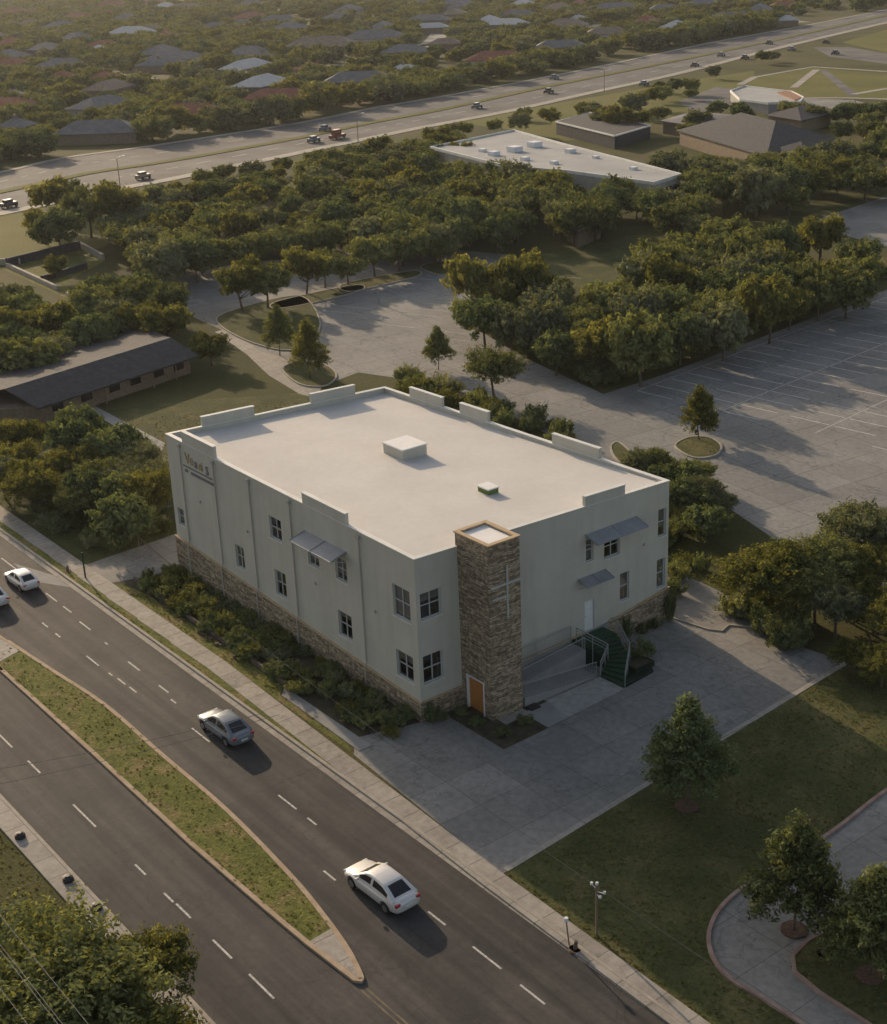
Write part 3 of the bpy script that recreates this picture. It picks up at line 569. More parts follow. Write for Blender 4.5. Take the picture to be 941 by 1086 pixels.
# awnings
def awning(W, u0, u1, z, out, drop, split=True):
    q = MB(); t = 0.06; P = []
    for uu in (u0, u1): P += [W(uu, z, -.003), W(uu, z-drop, -out), W(uu, z-drop-t, -out), W(uu, z-t, -.003)]
    q.add(P, [(0, 1, 2, 3), (7, 6, 5, 4), (0, 4, 5, 1), (1, 5, 6, 2), (2, 6, 7, 3), (3, 7, 4, 0)])
    n = 2
    for k in range(n+1):
        uu = u0+(u1-u0)*k/n; q.add([W(uu-.02, z+.002, -.02), W(uu+.02, z+.002, -.02), W(uu+.02, z-drop+.002, -out+.02), W(uu-.02, z-drop+.002, -out+.02), W(uu, z+.05, -.02), W(uu, z-drop+.05, -out+.02)], [(0, 4, 5, 3), (4, 1, 2, 5), (0, 1, 4), (3, 5, 2)])
    o = q.build('awning', M['awning'], church)
    for uu in (u0+.1, (u0+u1)/2, u1-.1):
        q = MB(); q.tube(W(uu, z-.75, -.01), W(uu, z-drop-t+.01, -out+.15), .025, n=6); q.build('bracket', M['frame'], o)
awning(WL, 18.6, 23.35, 9.0, 1.25, 0.35); awning(WR, 13.55, 18.1, 8.45, 1.2, 0.35); awning(WR, 12.9, 15.3, 5.5, 0.95, 0.28)
# side door at the landing
q = MB(); a = [WR(doorR[0]+.06, doorR[2], .10), WR(doorR[1]-.06, doorR[2], .10), WR(doorR[1]-.06, doorR[3]-.06, .10), WR(doorR[0]+.06, doorR[3]-.06, .10)]; b = [WR(doorR[0]+.06, doorR[2], .16), WR(doorR[1]-.06, doorR[2], .16), WR(doorR[1]-.06, doorR[3]-.06, .16), WR(doorR[0]+.06, doorR[3]-.06, .16)]
q.add(a+b, [(0, 1, 2, 3), (7, 6, 5, 4), (0, 4, 5, 1), (1, 5, 6, 2), (2, 6, 7, 3), (3, 7, 4, 0)]); dr = q.build('door', M['white'], church); dr['label'] = 'plain white side door above the green steps'
q = MB(); q.tube(WR(doorR[0]+.2, doorR[2]+1.0, .09), WR(doorR[0]+.2, doorR[2]+1.0, .02), .025); q.build('handle', M['rail'], dr)
q = MB()
for (u0, u1, z0, z1) in ((doorR[0], doorR[0]+.06, doorR[2], doorR[3]), (doorR[1]-.06, doorR[1], doorR[2], doorR[3]), (doorR[0]+.06, doorR[1]-.06, doorR[3]-.06, doorR[3])):
    P = [WR(u0, z0, .02), WR(u1, z0, .02), WR(u1, z1, .02), WR(u0, z1, .02), WR(u0, z0, .2), WR(u1, z0, .2), WR(u1, z1, .2), WR(u0, z1, .2)]; q.add(P, [(0, 1, 2, 3), (7, 6, 5, 4), (0, 4, 5, 1), (1, 5, 6, 2), (2, 6, 7, 3), (3, 7, 4, 0)])
q.build('door_frame', M['frame'], dr)
# downspouts with scupper heads
for x in (-28.5, -23.6, -18.75, -13.6, -5.7):
    u = x+30.6; q = MB(); zt = topL(u)-.45
    q.tube((x, -.075, zt), (x, -.075, baseL(u)+.35), .05, n=8); q.tube((x, -.075, baseL(u)+.35), (x, -.235, baseL(u)+.08), .05, n=8); q.tube((x, -.235, baseL(u)+.08), (x, -.235, .1), .05, n=8)
    o = q.build('downspout', M['spout'], church); q = MB(); q.box(x-.13, -.19, zt, x+.13, -.003, zt+.25); q.build('scupper', M['spout'], o)
for x in (-2.6+0.0, ):
    pass
# small wall fittings
for W_, u, z in ((WL, 4.4, 6.9), (WL, 11.0, 6.6), (WL, 19.4, 5.5), (WL, 26.2, 5.9), (WR, 18.9, 6.2), (WR, 6.6, 7.4)):
    q = MB(); q.tube(W_(u, z, .01), W_(u, z, -.10), .10, n=10); q.build('wall_light', M['spout'], church)
# wall sign: gold and grey lettering over two dark lines (unreadable in the photograph beyond its shapes)
def text(body, size, u, z, m, name='sign_letters', slope=0.0, off=-.03):
    cu = bpy.data.curves.new('t', 'FONT'); cu.body = body; cu.size = size; cu.extrude = .02; cu.offset = 0.012
    o = bpy.data.objects.new('t', cu); C.objects.link(o); bpy.context.view_layer.update()
    me = bpy.data.meshes.new_from_object(o.evaluated_get(bpy.context.evaluated_depsgraph_get())); bpy.data.objects.remove(o); me.name = name
    me.materials.clear(); me.materials.append(m); n = bpy.data.objects.new(name, me); C.objects.link(n); n.parent = church
    n.rotation_euler = (R(90), 0, 0); n.location = (u-30.6, off, z); return n
text('Ve', 1.15, 2.75, 9.55, M['sign_gold']); text('a', 1.0, 4.15, 9.5, M['sign_dark']); text('si', 1.0, 4.75, 9.5, M['sign_gold']); text('S', 0.95, 5.75, 9.4, M['sign_dark'])
q = MB(); q.box(-28.2, -.05, 9.2, -24.0, -.004, 9.29); q.build('sign_bar', M['sign_dark'], church)
q = MB(); q.box(-27.1, -.05, 8.78, -23.9, -.004, 8.98); q.build('sign_bar', M['sign_dark'], church)
q = MB(); q.box(-28.0, -.05, 8.8, -27.6, -.004, 9.0); q.build('sign_bar', M['sign_dark'], church)
# the stone tower
TX, TY0, TY1, TZ = 2.85, 3.2, 5.6, 11.55
DX0, DX1, DZ = 0.4, 2.1, 2.35
q = MB()
q.box(-.25, TY0, 0, DX0, TY1, DZ); q.box(DX1, TY0, 0, TX, TY1, DZ); q.box(DX0, TY0+.35, 0, DX1, TY1, DZ); q.box(-.25, TY0, DZ+.0015, TX, TY1, TZ-.42)
tower = q.build('stone_tower', M['stone'], church)
q = MB()
for r in ((-.25, TY0, TX, TY0+.22), (-.25, TY1-.22, TX, TY1), (-.25, TY0+.22, -.03, TY1-.22), (TX-.22, TY0+.22, TX, TY1-.22)): q.box(r[0], r[1], TZ-.42+.001, r[2], r[3], TZ)
q.build('tower_parapet', M['stone'], tower)
q = MB()
for r in ((-.33, TY0-.06, TX+.06, TY0+.24), (-.33, TY1-.24, TX+.06, TY1+.06), (-.33, TY0+.24, -.03, TY1-.24), (TX-.24, TY0+.24, TX+.06, TY1-.24)): q.box(r[0], r[1], TZ+.001, r[2], r[3], TZ+.09)
q.build('tower_cap', M['trim_tan'], tower)
q = MB(); q.box(-.03, TY0+.23, TZ-.40, TX-.23, TY1-.23, TZ-.07); q.build('tower_roof', M['roof_white'], tower)
q = MB(); cy = (TY0+TY1)/2+.15; zc_ = 8.85
q.box(TX+.003, cy-.045, 6.6, TX+.07, cy+.045, 9.95); q.box(TX+.003, TY0+.12, zc_-.06, TX+.065, cy-.047, zc_+.06); q.box(TX+.003, cy+.047, zc_-.06, TX+.065, TY1+.0, zc_+.06)
q.box(TX+.003, TY0+.2, 8.02, TX+.065, cy-.047, 8.12); q.build('cross', M['frame'], tower)
q = MB(); q.box(DX0+.09, TY0+.14, .05, DX1-.09, TY0+.2, DZ-.09); q.build('tower_door', M['wood'], tower)
q = MB(); q.box(DX0, TY0-.04, 0, DX0+.088, TY0+.22, DZ); q.box(DX1-.088, TY0-.04, 0, DX1, TY0+.22, DZ); q.box(DX0+.09, TY0-.04, DZ-.088, DX1-.09, TY0+.22, DZ); q.build('door_casing', M['white'], tower)
q = MB(); q.box(DX1-.28, TY0+.08, 1.0, DX1-.22, TY0+.14, 1.12); q.build('door_knob', M['rail'], tower)
q = MB(); q.box(2.9, 3.5, .02, 3.7, 5.5, .09); tag(q.build('doorstep_slab', M['walk'], bevel=.02), 'pale concrete slab lying at the foot of the stone tower', 'slab')
q = MB(); q.box(2.9, 5.75, .02, 3.5, 6.5, .12); tag(q.build('drain_grate', M['black'], bevel=.02), 'small black grate beside the stone tower corner', 'grate')
# ------------------------------------------------------------------ ramp, stairs, railings
def railing(parent, pts, h=0.95, step=0.14, name='railing', mt=None):
    mt = mt or M['rail']; q = MB(); top = [Vector(p)+Vector((0, 0, h)) for p in pts]; bot = [Vector(p)+Vector((0, 0, .12)) for p in pts]
    q.path(top, .03); q.path(bot, .018); o = q.build(name, mt, parent); q = MB()
    for a, b in zip(pts, pts[1:]):
        a, b = Vector(a), Vector(b); n = max(1, int((b-a).length/step))
        for k in range(n+1):
            p = a.lerp(b, k/n); q.tube(p+Vector((0, 0, .1)), p+Vector((0, 0, h)), .011, n=4)
    q.build('balusters', mt, o)
    for p in pts:
        q = MB(); q.tube(Vector(p)-Vector((0, 0, .03)), Vector(p)+Vector((0, 0, h+.02)), .03, n=8); q.build('post', mt, o)
    return o
ramp = empty('access_ramp', (1.5, 9, 0), 'grey concrete switchback ramp with metal railings between stone tower and green steps', 'ramp')
ramp_in = ramp.location.copy()
def rp(v): return tuple(Vector(v)-ramp_in)
q = MB(); 
q.hexa([(0.13-1.5, 5.75-9), (1.45-1.5, 5.75-9), (1.45-1.5, 12.2-9), (0.13-1.5, 12.2-9)], [0]*4, [.72, .72, 1.22, 1.22]); q.build('upper_run', M['grey_conc'], ramp)
q = MB(); q.hexa([(1.46-1.5, 5.75-9), (2.9-1.5, 5.75-9), (2.9-1.5, 11.8-9), (1.46-1.5, 11.8-9)], [-.0]*4, [.70, .70, .06, .06]); q.build('lower_run', M['grey_conc'], ramp)
railing(ramp, [rp(v) for v in ((0.25, 6.0, 1.33), (0.25, 9.0, 1.4), (0.25, 12.0, 1.5))], h=1.0)
railing(ramp, [rp(v) for v in ((1.47, 6.0, .74), (1.47, 9.0, .97), (1.47, 12.1, 1.2))])
railing(ramp, [rp(v) for v in ((2.85, 5.85, .7), (2.85, 8.8, .4), (2.85, 11.8, .06))])
st = empty('entry_stairs', (1.0, 13.5, 0), 'dark green curved steps with metal handrails leading up to the white side door', 'stairs')
SO = Vector((1.0, 13.5, 0)); sub_ = lambda v: tuple(Vector(v)-SO)
q = MB(); lr = [(.12, 12.25), (1.05, 12.3), (1.5, 15.0), (.12, 15.0)]; q.prism([(x-1.0, y-13.5) for x, y in lr], 0, 1.44); q.build('landing', M['green'], st)
Lp = [Vector((1.05, 12.3, 1.44)), Vector(G(636, 687, 1.08)), Vector(G(645, 698, .72)), Vector(G(643, 708, .36)), Vector(G(637, 717, .05))]
Rp = [Vector((1.5, 15.0, 1.44)), Vector(G(657, 681, 1.08)), Vector(G(668, 697, .72)), Vector(G(668, 713, .36)), Vector(G(663, 729, .05))]
def subdiv(P, k): return [P[i].lerp(P[i+1], j/k) for i in range(len(P)-1) for j in range(k)]+[P[-1]]
Ls = subdiv([Lp[0], Lp[2], Lp[4]], 5); Rs = subdiv([Rp[0], Rp[2], Rp[4]], 5)
n_ = len(Ls)-1
for k in range(n_):
    z = 1.44-(k+1)*1.44/(n_+1); q = MB(); rg = [Ls[k], Ls[k+1], Rs[k+1], Rs[k]]; q.prism([(v.x-1.0, v.y-13.5) for v in rg], 0, z-.05); q.build('step', M['dark_green'], st)
    q = MB(); e_ = (Ls[k+1]-Ls[k])*.12; f_ = (Rs[k+1]-Rs[k])*.12; rg = [Ls[k], Ls[k+1]+e_, Rs[k+1]+f_, Rs[k]]; q.prism([(v.x-1.0, v.y-13.5) for v in rg], z-.048+.0005*k, z+.0005*k); q.build('tread', M['green'], st)
for side, zz_ in ((Ls, 0), (Rs, 0)):
    P_ = [Vector((v.x, v.y, 1.44-i*1.44/(n_+1))) for i, v in enumerate(side)]
    P_ = [Vector((P_[0].x-.6, P_[0].y, 1.44))]+P_
    q = MB(); q.path([sub_(v+Vector((0, 0, .95))) for v in P_], .035); q.path([sub_(v+Vector((0, 0, .52))) for v in P_], .022); q.path([sub_(v+Vector((0, 0, .75))) for v in P_], .018); o = q.build('handrail', M['rail'], st)
    for v in (P_[0], P_[1], P_[3], P_[6], P_[8], P_[-1]): q = MB(); q.tube(sub_(Vector((v.x, v.y, 0))), sub_(v+Vector((0, 0, .95))), .028); q.build('post', M['rail'], o)
q = MB(); pr_ = [Rs[-1], Vector(G(693, 713, 0)), Vector(G(684, 696, 0)), Vector(G(668, 700, 0))]; q.prism([(v.x-1.0, v.y-13.5) for v in pr_], .012, .16); q.build('base_pad', M['dark_green'], st)
pc = Vector(G(677, 706, .2)); pb = empty('planter_box', (pc.x, pc.y, 0), 'low dark green planter box beside the foot of the green steps', 'planter')
q = MB()
for r in ((-.62, -.85, .62, -.77), (-.62, .77, .62, .85), (-.62, -.77, -.54, .77), (.54, -.77, .62, .77)): q.box(r[0], r[1], .165, r[2], r[3], .5)
q.build('box', M['dark_green'], pb); q = MB(); q.box(-.54, -.77, .165, .54, .77, .44); q.build('soil', M['soil'], pb)
# ------------------------------------------------------------------ foliage
def leaf_cloud(rs, blobs, per, leaf, up=0.25, flat=0.8, elong=1.6, stretch=0.9):
    "numpy arrays of leaf shaped quads round a set of blobs (centre, radius)"
    V = []; S = []
    for (c, r, sh) in blobs:
        d = rs.normal(size=(per, 3)); d /= np.linalg.norm(d, axis=1)[:, None]
        rad = r*(0.45+0.6*rs.random(per)**0.7); o_ = np.array(c, float); o_ = o_/max(1e-6, np.linalg.norm(o_))+np.array([0, 0, .15])
        P = np.array(c)+d*rad[:, None]*np.array([1, 1, flat])+(d@o_)[:, None]*o_*rad[:, None]*stretch
        nrm = d+rs.normal(size=(per, 3))*0.4+np.array([0, 0, up]); nrm /= np.linalg.norm(nrm, axis=1)[:, None]
        t = np.cross(nrm, rs.normal(size=(per, 3))); t /= np.linalg.norm(t, axis=1)[:, None]; b = np.cross(nrm, t)
        s = leaf*(0.6+0.8*rs.random(per))[:, None]
        q = np.stack([P-t*s*elong*.5, P+b*s*.42-t*s*.05+nrm*s*.12, P+t*s*elong*.5, P-b*s*.42-t*s*.05+nrm*s*.12], 1)
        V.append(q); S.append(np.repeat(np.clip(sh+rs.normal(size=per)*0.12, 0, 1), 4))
    return np.concatenate(V), np.concatenate(S)
def leaf_mesh(name, V, S, m):
    n = len(V); me = bpy.data.meshes.new(name); me.vertices.add(4*n); me.vertices.foreach_set('co', V.reshape(-1).astype(np.float32))
    me.loops.add(4*n); me.loops.foreach_set('vertex_index', np.arange(4*n, dtype=np.int32)); me.polygons.add(n)
    me.polygons.foreach_set('loop_start', np.arange(0, 4*n, 4, dtype=np.int32)); me.polygons.foreach_set('loop_total', np.full(n, 4, dtype=np.int32))
    a = me.attributes.new('shade', 'FLOAT', 'POINT'); a.data.foreach_set('value', S.astype(np.float32)); me.update(); me.validate(); me.materials.append(m); return me
def crown_blobs(rs, n, style, cr=0.12):
    "sprays of twigs spread over a few uneven lobes"
    lobes = []
    if style == 'cone':
        for nn_, z, rr, rad_ in ((6, -.52, .56, .36), (5, -.12, .44, .36), (4, .3, .28, .32), (3, .66, .14, .24), (1, .98, 0, .16)):
            for i in range(nn_):
                a = i*6.283/nn_+z*3+rs.uniform(-.25, .25); q_ = rr*rs.uniform(.85, 1.15); lobes.append((np.array([math.cos(a)*q_, math.sin(a)*q_, z+rs.uniform(-.08, .08)]), rad_*rs.uniform(.85, 1.15)))
    for i in range(0 if style == 'cone' else 8):
        a = i*2.4+rs.uniform(-.5, .5)
        if False: pass
        else: rr = rs.uniform(.3, .58); lobes.append((np.array([math.cos(a)*rr, math.sin(a)*rr, rs.uniform(-.3, .38)*(.8 if style == 'flat' else 1)]), rs.uniform(.34, .56)))
    if style != 'cone': lobes.append((np.array([0, 0, .1]), .58))
    B = []
    for i in range(n):
        c, r = lobes[rs.randint(len(lobes))]; d = rs.normal(size=3); d /= np.linalg.norm(d); d[2] = abs(d[2])*.95 if rs.random() < .62 else d[2]
        p = c+d*r*(rs.uniform(.62, 1.02)); sq = 1.0 if style == 'cone' else (.62 if style == 'flat' else .78)
        B.append(((p[0], p[1], p[2]*sq), cr*rs.uniform(.65, 1.35), float(np.clip(.32+.22*d[2]*0+rs.normal()*.17, 0, 1))))
    return B
def trunk_mb(rs, h, r, cr, style):
    q = MB(); base = Vector((0, 0, -.1)); a = Vector((rs.normal()*.06*h, rs.normal()*.06*h, h*.45)); q.tube(base, a, r, r*.75, 8)
    top = Vector((a.x*1.4, a.y*1.4, h*.95)); q.tube(a, top, r*.75, r*.25, 7)
    for k in range(6):
        t = rs.uniform(0, .7); s = a.lerp(top, t); an = k*2.4+rs.random(); L = cr*(.55+.25*rs.random())
        e = s+Vector((math.cos(an)*L, math.sin(an)*L, L*(.45+.5*rs.random()))); m = s.lerp(e, .5)+Vector((0, 0, -.06*L)); q.tube(s, m, r*.42, r*.28, 6); q.tube(m, e, r*.28, r*.1, 5)
    return q
PROTO = {}
def proto(key, seed, nb, per, leaf, m, style, cz, tr=0.05, cr=.12):
    "unit tree: crown radius 1, crown centre at height cz"
    rs = np.random.RandomState(seed); V, S = leaf_cloud(rs, crown_blobs(rs, nb, style, cr), per, leaf, elong=1.9); V = V+np.array([0, 0, cz])
    PROTO[key] = (trunk_mb(rs, cz, tr, .8, style), leaf_mesh('crown', V, S, m)); return key
WOOD = [proto('w%d' % i, 20+i, nb, 34, .078, M[mm], st_, .88, cr=.135) for i, (nb, mm, st_) in enumerate(((190, 'leafA', 'round'), (210, 'leafB', 'round'), (180, 'leafA', 'flat'), (200, 'leafD', 'round'), (180, 'leafC', 'round'), (190, 'leafB', 'flat')))]
NEARR = [proto('n0', 51, 420, 46, .034, M['leafA'], 'round', 1.1, cr=.10), proto('n1', 52, 400, 44, .036, M['leafC'], 'round', 1.05, cr=.10), proto('n2', 53, 420, 44, .034, M['leafD'], 'round', 1.0, cr=.10)]
CONE = [proto('c0', 61, 430, 42, .044, M['leafB'], 'cone', 1.45, .03, cr=.12), proto('c1', 62, 400, 42, .046, M['leafA'], 'cone', 1.5, .03, cr=.12), proto('c2', 63, 340, 40, .05, M['leafC'], 'cone', 1.45, .03, cr=.12)]
TM = {k: None for k in PROTO}
TREES = []
def tree(key, base, r, h, label, group=None, name='tree', cat='tree', rz=None, zc=None):
    "r: crown radius, h: total height"
    tb, cm = PROTO[key]
    if TM[key] is None:
        o = tb.build('trunk', M['stump'], None, smooth=True); TM[key] = o.data; bpy.data.objects.remove(o)
    e = empty(name, (base[0], base[1], 0.0), label, cat, group, rz if rz is not None else random.uniform(0, 6.28))
    cz = float(np.mean([0])) ; zz = {'w': 1.62, 'n': 2.0, 'c': 2.55}[key[0]]
    e.scale = (r, r, h/zz)
    t = bpy.data.objects.new('trunk', TM[key]); C.objects.link(t); t.parent = e
    c = bpy.data.objects.new('crown', cm); C.objects.link(c); c.parent = e
    TREES.append(((Vector((base[0], base[1], 0))-Vector(CAM)).length, e, t, c, key, base[0], base[1], r, h))
    return e
# --- single trees one can point at
def single(key, px, py, r, h, label, **k): b = G(px, py); return tree(key, (b.x, b.y), r, h, label, **k)
single('c0', 728, 855, 2.9, 6.1, 'dark green pyramidal tree in a mulch ring on the lawn by the plaza edge', rz=1.0)
single('c1', 842, 987, 2.7, 5.7, 'young green tree standing in the curved concrete drive, lower right', rz=2.0)
single('c1', 922, 1036, 2.6, 5.4, 'young tree in a mulch ring on the lawn island at the right frame edge', rz=4.0)
single('c2', 742, 467, 2.0, 4.9, 'small pointed tree alone on an oval island of the large parking lot', rz=.5)
single('c1', 465, 392, 1.9, 4.4, 'small conical tree just behind the church roof edge', rz=3.1)
single('n0', 525, 424, 3.3, 6.2, 'broad two stemmed tree behind the back parapet of the church', rz=1.3)
single('c2', 330, 402, 2.4, 6.2, 'yellow green upright tree on the small oval lot island', rz=1.5)
single('c1', 297, 377, 2.3, 5.4, 'dark upright tree beside the curved path, left of the oval island tree', rz=2.7)
single('w4', 225, 388, 2.4, 3.6, 'round bushy tree at the end of the long dark roofed building', rz=1)
for px, py, r, h, lab in ((258, 330, 3.6, 6.6, 'leftmost spreading tree of the row on the grass lot island'), (284, 327, 3.2, 6.4, 'second spreading tree of the row on the grass lot island'), (325, 312, 3.4, 6.4, 'tree at the right end of the grass island row, leaning trunk'),
                         (370, 302, 2.8, 4.6, 'small low tree standing on the thin lot island strip'), (398, 294, 3.4, 6.8, 'tall round tree in the middle of the thin lot island strip'), (424, 288, 3.2, 6.2, 'round tree near the end of the thin lot island strip'),
                         (446, 283, 3.0, 5.8, 'darker round tree at the end of the lot island strip'), (468, 281, 2.8, 5.2, 'last low tree of the row beside the dense wood'), (345, 305, 3.0, 5.6, 'tree between the two grass islands at the top of the lot')):
    single(random.choice(['w0', 'w4', 'w2']), px, py, r, h, lab)
single('n1', 812, 655, 3.9, 6.3, 'big yellow green tree standing right of the church behind the shrubs', rz=.4)
single('n0', 868, 640, 3.5, 5.8, 'dark green broad tree touching the big yellow green tree on its right', rz=2.2)
single('n2', 912, 608, 3.4, 7.0, 'tall grey green tree at the right frame edge beside the parking lot', rz=3)
# bottom-left big street tree
def over(px, py, z): b = G(px, py, z); return (b.x, b.y)
tree('n0', over(62, 1042, 4.6), 4.9, 7.4, 'large tree overhanging the sidewalk, bottom left corner under the wires', rz=.9)
tree('n1', over(150, 1012, 3.6), 2.5, 5.4, 'yellowish smaller tree overhanging the kerb, right of the large corner tree', rz=2.9)
tree('n2', over(-5, 985, 4), 3.6, 5.6, 'grey green tree at the left frame edge below the far sidewalk', rz=4.4)
tree('n1', over(120, 1090, 4), 3.4, 6.2, 'dense tree at the very bottom edge beside the large corner tree', rz=5.4)
# --- woods: individual trees placed by crown centre
TINT = dict(w0='olive', w1='deep green', w2='flat olive', w3='grey green', w4='yellowish', w5='flat green', n0='olive', n1='yellowish', n2='grey green')
def describe(where, key, px, py, xs, ys, k):
    t = (px-min(xs))/(max(xs)-min(xs)); v = (py-min(ys))/(max(ys)-min(ys))
    size = 'small' if k < .93 else ('large' if k > 1.07 else 'medium')
    if len(xs) and max(xs)-min(xs) > 250: side = ('left end', 'left part', 'left middle', 'centre', 'right middle', 'right part', 'right end')[min(6, int(t*7))]
    else: side = ('left end', 'middle', 'right end')[min(2, int(t*3))]
    return '%s %s tree, %s, %s row of %s' % (size, TINT[key], side, ('back', 'middle', 'front')[min(2, int(v*3))], where)
taken = []
def wood(poly, n, r, h, label, group, keys=None, space=1.25, name='tree', cat='tree', zc=.62, sx=(0.8, 1.2)):
    xs = [p[0] for p in poly]; ys = [p[1] for p in poly]; out = 0; tries = 0
    while out < n and tries < n*60:
        tries += 1; px = random.uniform(min(xs), max(xs)); py = min(ys)+(max(ys)-min(ys))*random.random()**0.75
        if not inside((px, py), poly): continue
        k = random.uniform(*sx); b = G(px, py, h*k*zc)
        if any((b.x-t[0])**2+(b.y-t[1])**2 < (space*(r*k+t[2])*.5)**2 for t in taken): continue
        taken.append((b.x, b.y, r*k)); key = random.choice(keys or WOOD); tree(key, (b.x, b.y), r*k, h*k*random.uniform(.88, 1.15), describe(label, key, px, py, xs, ys, k), group, name, cat); out += 1
    print('wood', group, out)
wood([(455, 175), (520, 178), (600, 192), (700, 208), (748, 216), (742, 243), (700, 232), (650, 222), (600, 236), (545, 250), (480, 252), (330, 250), (335, 215), (318, 190), (335, 165), (400, 152), (470, 150)], 112, 3.3, 6.0, 'the wood below the highway', 'trees of the dense wood behind the lot', space=1.15)
wood([(488, 298), (540, 285), (590, 305), (640, 305), (700, 275), (738, 240), (800, 232), (870, 243), (915, 272), (920, 292), (850, 322), (760, 345), (700, 367), (625, 378), (575, 366), (535, 345), (510, 330)], 62, 3.1, 6.4, 'the grove by the large lot', 'trees of the grove beside the large lot', space=1.1)
wood([(690, 158), (740, 172), (790, 182), (860, 162), (905, 150), (960, 150), (960, 188), (900, 186), (820, 210), (760, 200), (725, 190)], 30, 3.6, 6.5, 'the belt before the hip roof', 'trees in front of the hip roofed building', space=1.15)
wood([(112, 245), (160, 205), (250, 190), (310, 185), (325, 225), (325, 262), (235, 265), (180, 285), (130, 268)], 42, 3.3, 5.6, 'the wood above the lot entrance', 'trees of the wood left of the lot', space=1.15)
wood([(42, 235), (50, 205), (95, 192), (130, 215), (120, 245), (70, 245)], 7, 4.2, 8.0, 'the clump beside the open grass', 'clump beside the open grass', space=1.0)
wood([(0, 305), (20, 305), (60, 325), (105, 300), (125, 270), (165, 300), (190, 330), (170, 352), (130, 350), (60, 368), (0, 392), (-30, 400), (-30, 310)], 34, 2.9, 4.8, 'trees behind the long building', 'trees behind the long building', space=1.1)
wood([(-20, 440), (40, 440), (90, 445), (130, 462), (175, 492), (178, 520), (120, 545), (75, 540), (0, 508), (-20, 500)], 23, 2.5, 4.6, 'the left side yard', 'trees in the yard left of the church', ['n0', 'n2', 'n1', 'w1'], space=.82)
wood([(700, 135), (760, 108), (790, 118), (775, 130), (730, 140)], 5, 3.0, 5.0, 'trees beside the flat hall', 'trees beside the flat roof')
wood([(625, 118), (700, 98), (725, 88), (735, 110), (690, 125), (640, 128)], 8, 3.0, 5.2, 'scattered trees by the highway', 'scattered trees by the highway')
wood([(870, 125), (960, 118), (960, 145), (905, 145)], 8, 3.2, 5.6, 'trees by the green plaza', 'trees by the green plaza')
wood([(500, 158), (455, 172), (430, 166), (400, 166), (420, 152), (480, 140)], 5, 3.0, 5.0, 'trees at the wood top edge', 'trees at the highway end of the wood')
wood([(865, 620), (941, 560), (980, 600), (980, 670), (930, 650), (880, 650)], 9, 2.4, 4.6, 'the right edge thicket', 'thicket at the right edge', ['n0', 'n1', 'n2'], space=.9)
wood([(660, 480), (700, 478), (770, 500), (775, 530), (740, 560), (715, 545), (700, 500)], 11, 1.7, 3.2, 'the bed behind the church', 'low trees behind the church corner', ['n0', 'w1', 'n2'], space=.95)
single('n1', 905, 715, 1.6, 2.8, 'small yellowish tree beside the far corner of the plaza', rz=2)
single('n1', 934, 728, 1.9, 3.0, 'yellowish tree at the right frame edge beside the lawn corner', rz=1)
wood([(205, 188), (320, 168), (345, 160), (350, 172), (300, 186), (215, 205)], 7, 2.6, 4.6, 'the strip below the highway', 'trees on the strip below the highway')
wood([(455, 140), (600, 112), (740, 84), (760, 92), (640, 116), (560, 134)], 12, 2.4, 4.2, 'the grass bank of the highway', 'trees on the grass bank of the highway')
wood([(760, 98), (800, 112), (900, 114), (950, 110), (950, 122), (880, 128), (800, 124)], 9, 2.8, 4.6, 'trees round the pavilion', 'trees round the pavilion')
wood([(715, 168), (790, 172), (880, 158), (890, 166), (800, 184), (730, 180)], 10, 2.7, 5.4, 'trees at the hip roof wall', 'trees at the wall of the hip roofed hall')
# --- shrubs
def shrub_mesh(seed, m, nb=34, per=46, leaf=.085):
    rs = np.random.RandomState(seed); B = [((rs.uniform(-.7, .7), rs.uniform(-.7, .7), rs.uniform(.2, .7)), rs.uniform(.14, .3), rs.uniform(.1, .7)) for _ in range(nb)]
    V, S = leaf_cloud(rs, B, per, leaf, elong=2.2); return leaf_mesh('shrub', V, S, m)
SH = [shrub_mesh(70, M['leafB']), shrub_mesh(71, M['leafA']), shrub_mesh(72, M['leafD']), shrub_mesh(73, M['leafC'], 30, 40, .09)]
def shrub(x, y, r, h, label, group, k=None, name='shrub'):
    o = bpy.data.objects.new(name, SH[k if k is not None else random.choice((0, 0, 1, 1, 2, 3))]); C.objects.link(o); o.location = (x, y, 0); o.scale = (r, r, h); o.rotation_euler = (0, 0, random.uniform(0, 6.28)); return tag(o, label, 'shrub', group)
cnt = 0
while cnt < 178:
    x = random.uniform(-31.5, 0.3); y = random.uniform(-3.7, -.45)
    if y > -.45-0.0: continue
    if x > -8 and y < -3.3: continue
    if x > -1.2 and y < -2.9: continue
    r = random.uniform(.45, .85); kk = 3 if x < -24 and random.random() < .6 else random.choice((0, 0, 1, 1, 2, 3)); hh = random.uniform(.45, 1.0)
    shrub(x, y, r, hh, '%s %s shrub, %s of the street bed, %s' % ('tall' if hh > .75 else 'low', ('deep green', 'olive green', 'grey green', 'yellowish')[kk], ('far left end', 'left part', 'left middle', 'middle', 'right middle', 'right end')[min(5, int((x+31.5)/5.31))], 'against the stone base' if y > -1.5 else ('in the middle row' if y > -2.6 else 'beside the edging')), 'shrubs along the street side of the church', k=kk); cnt += 1
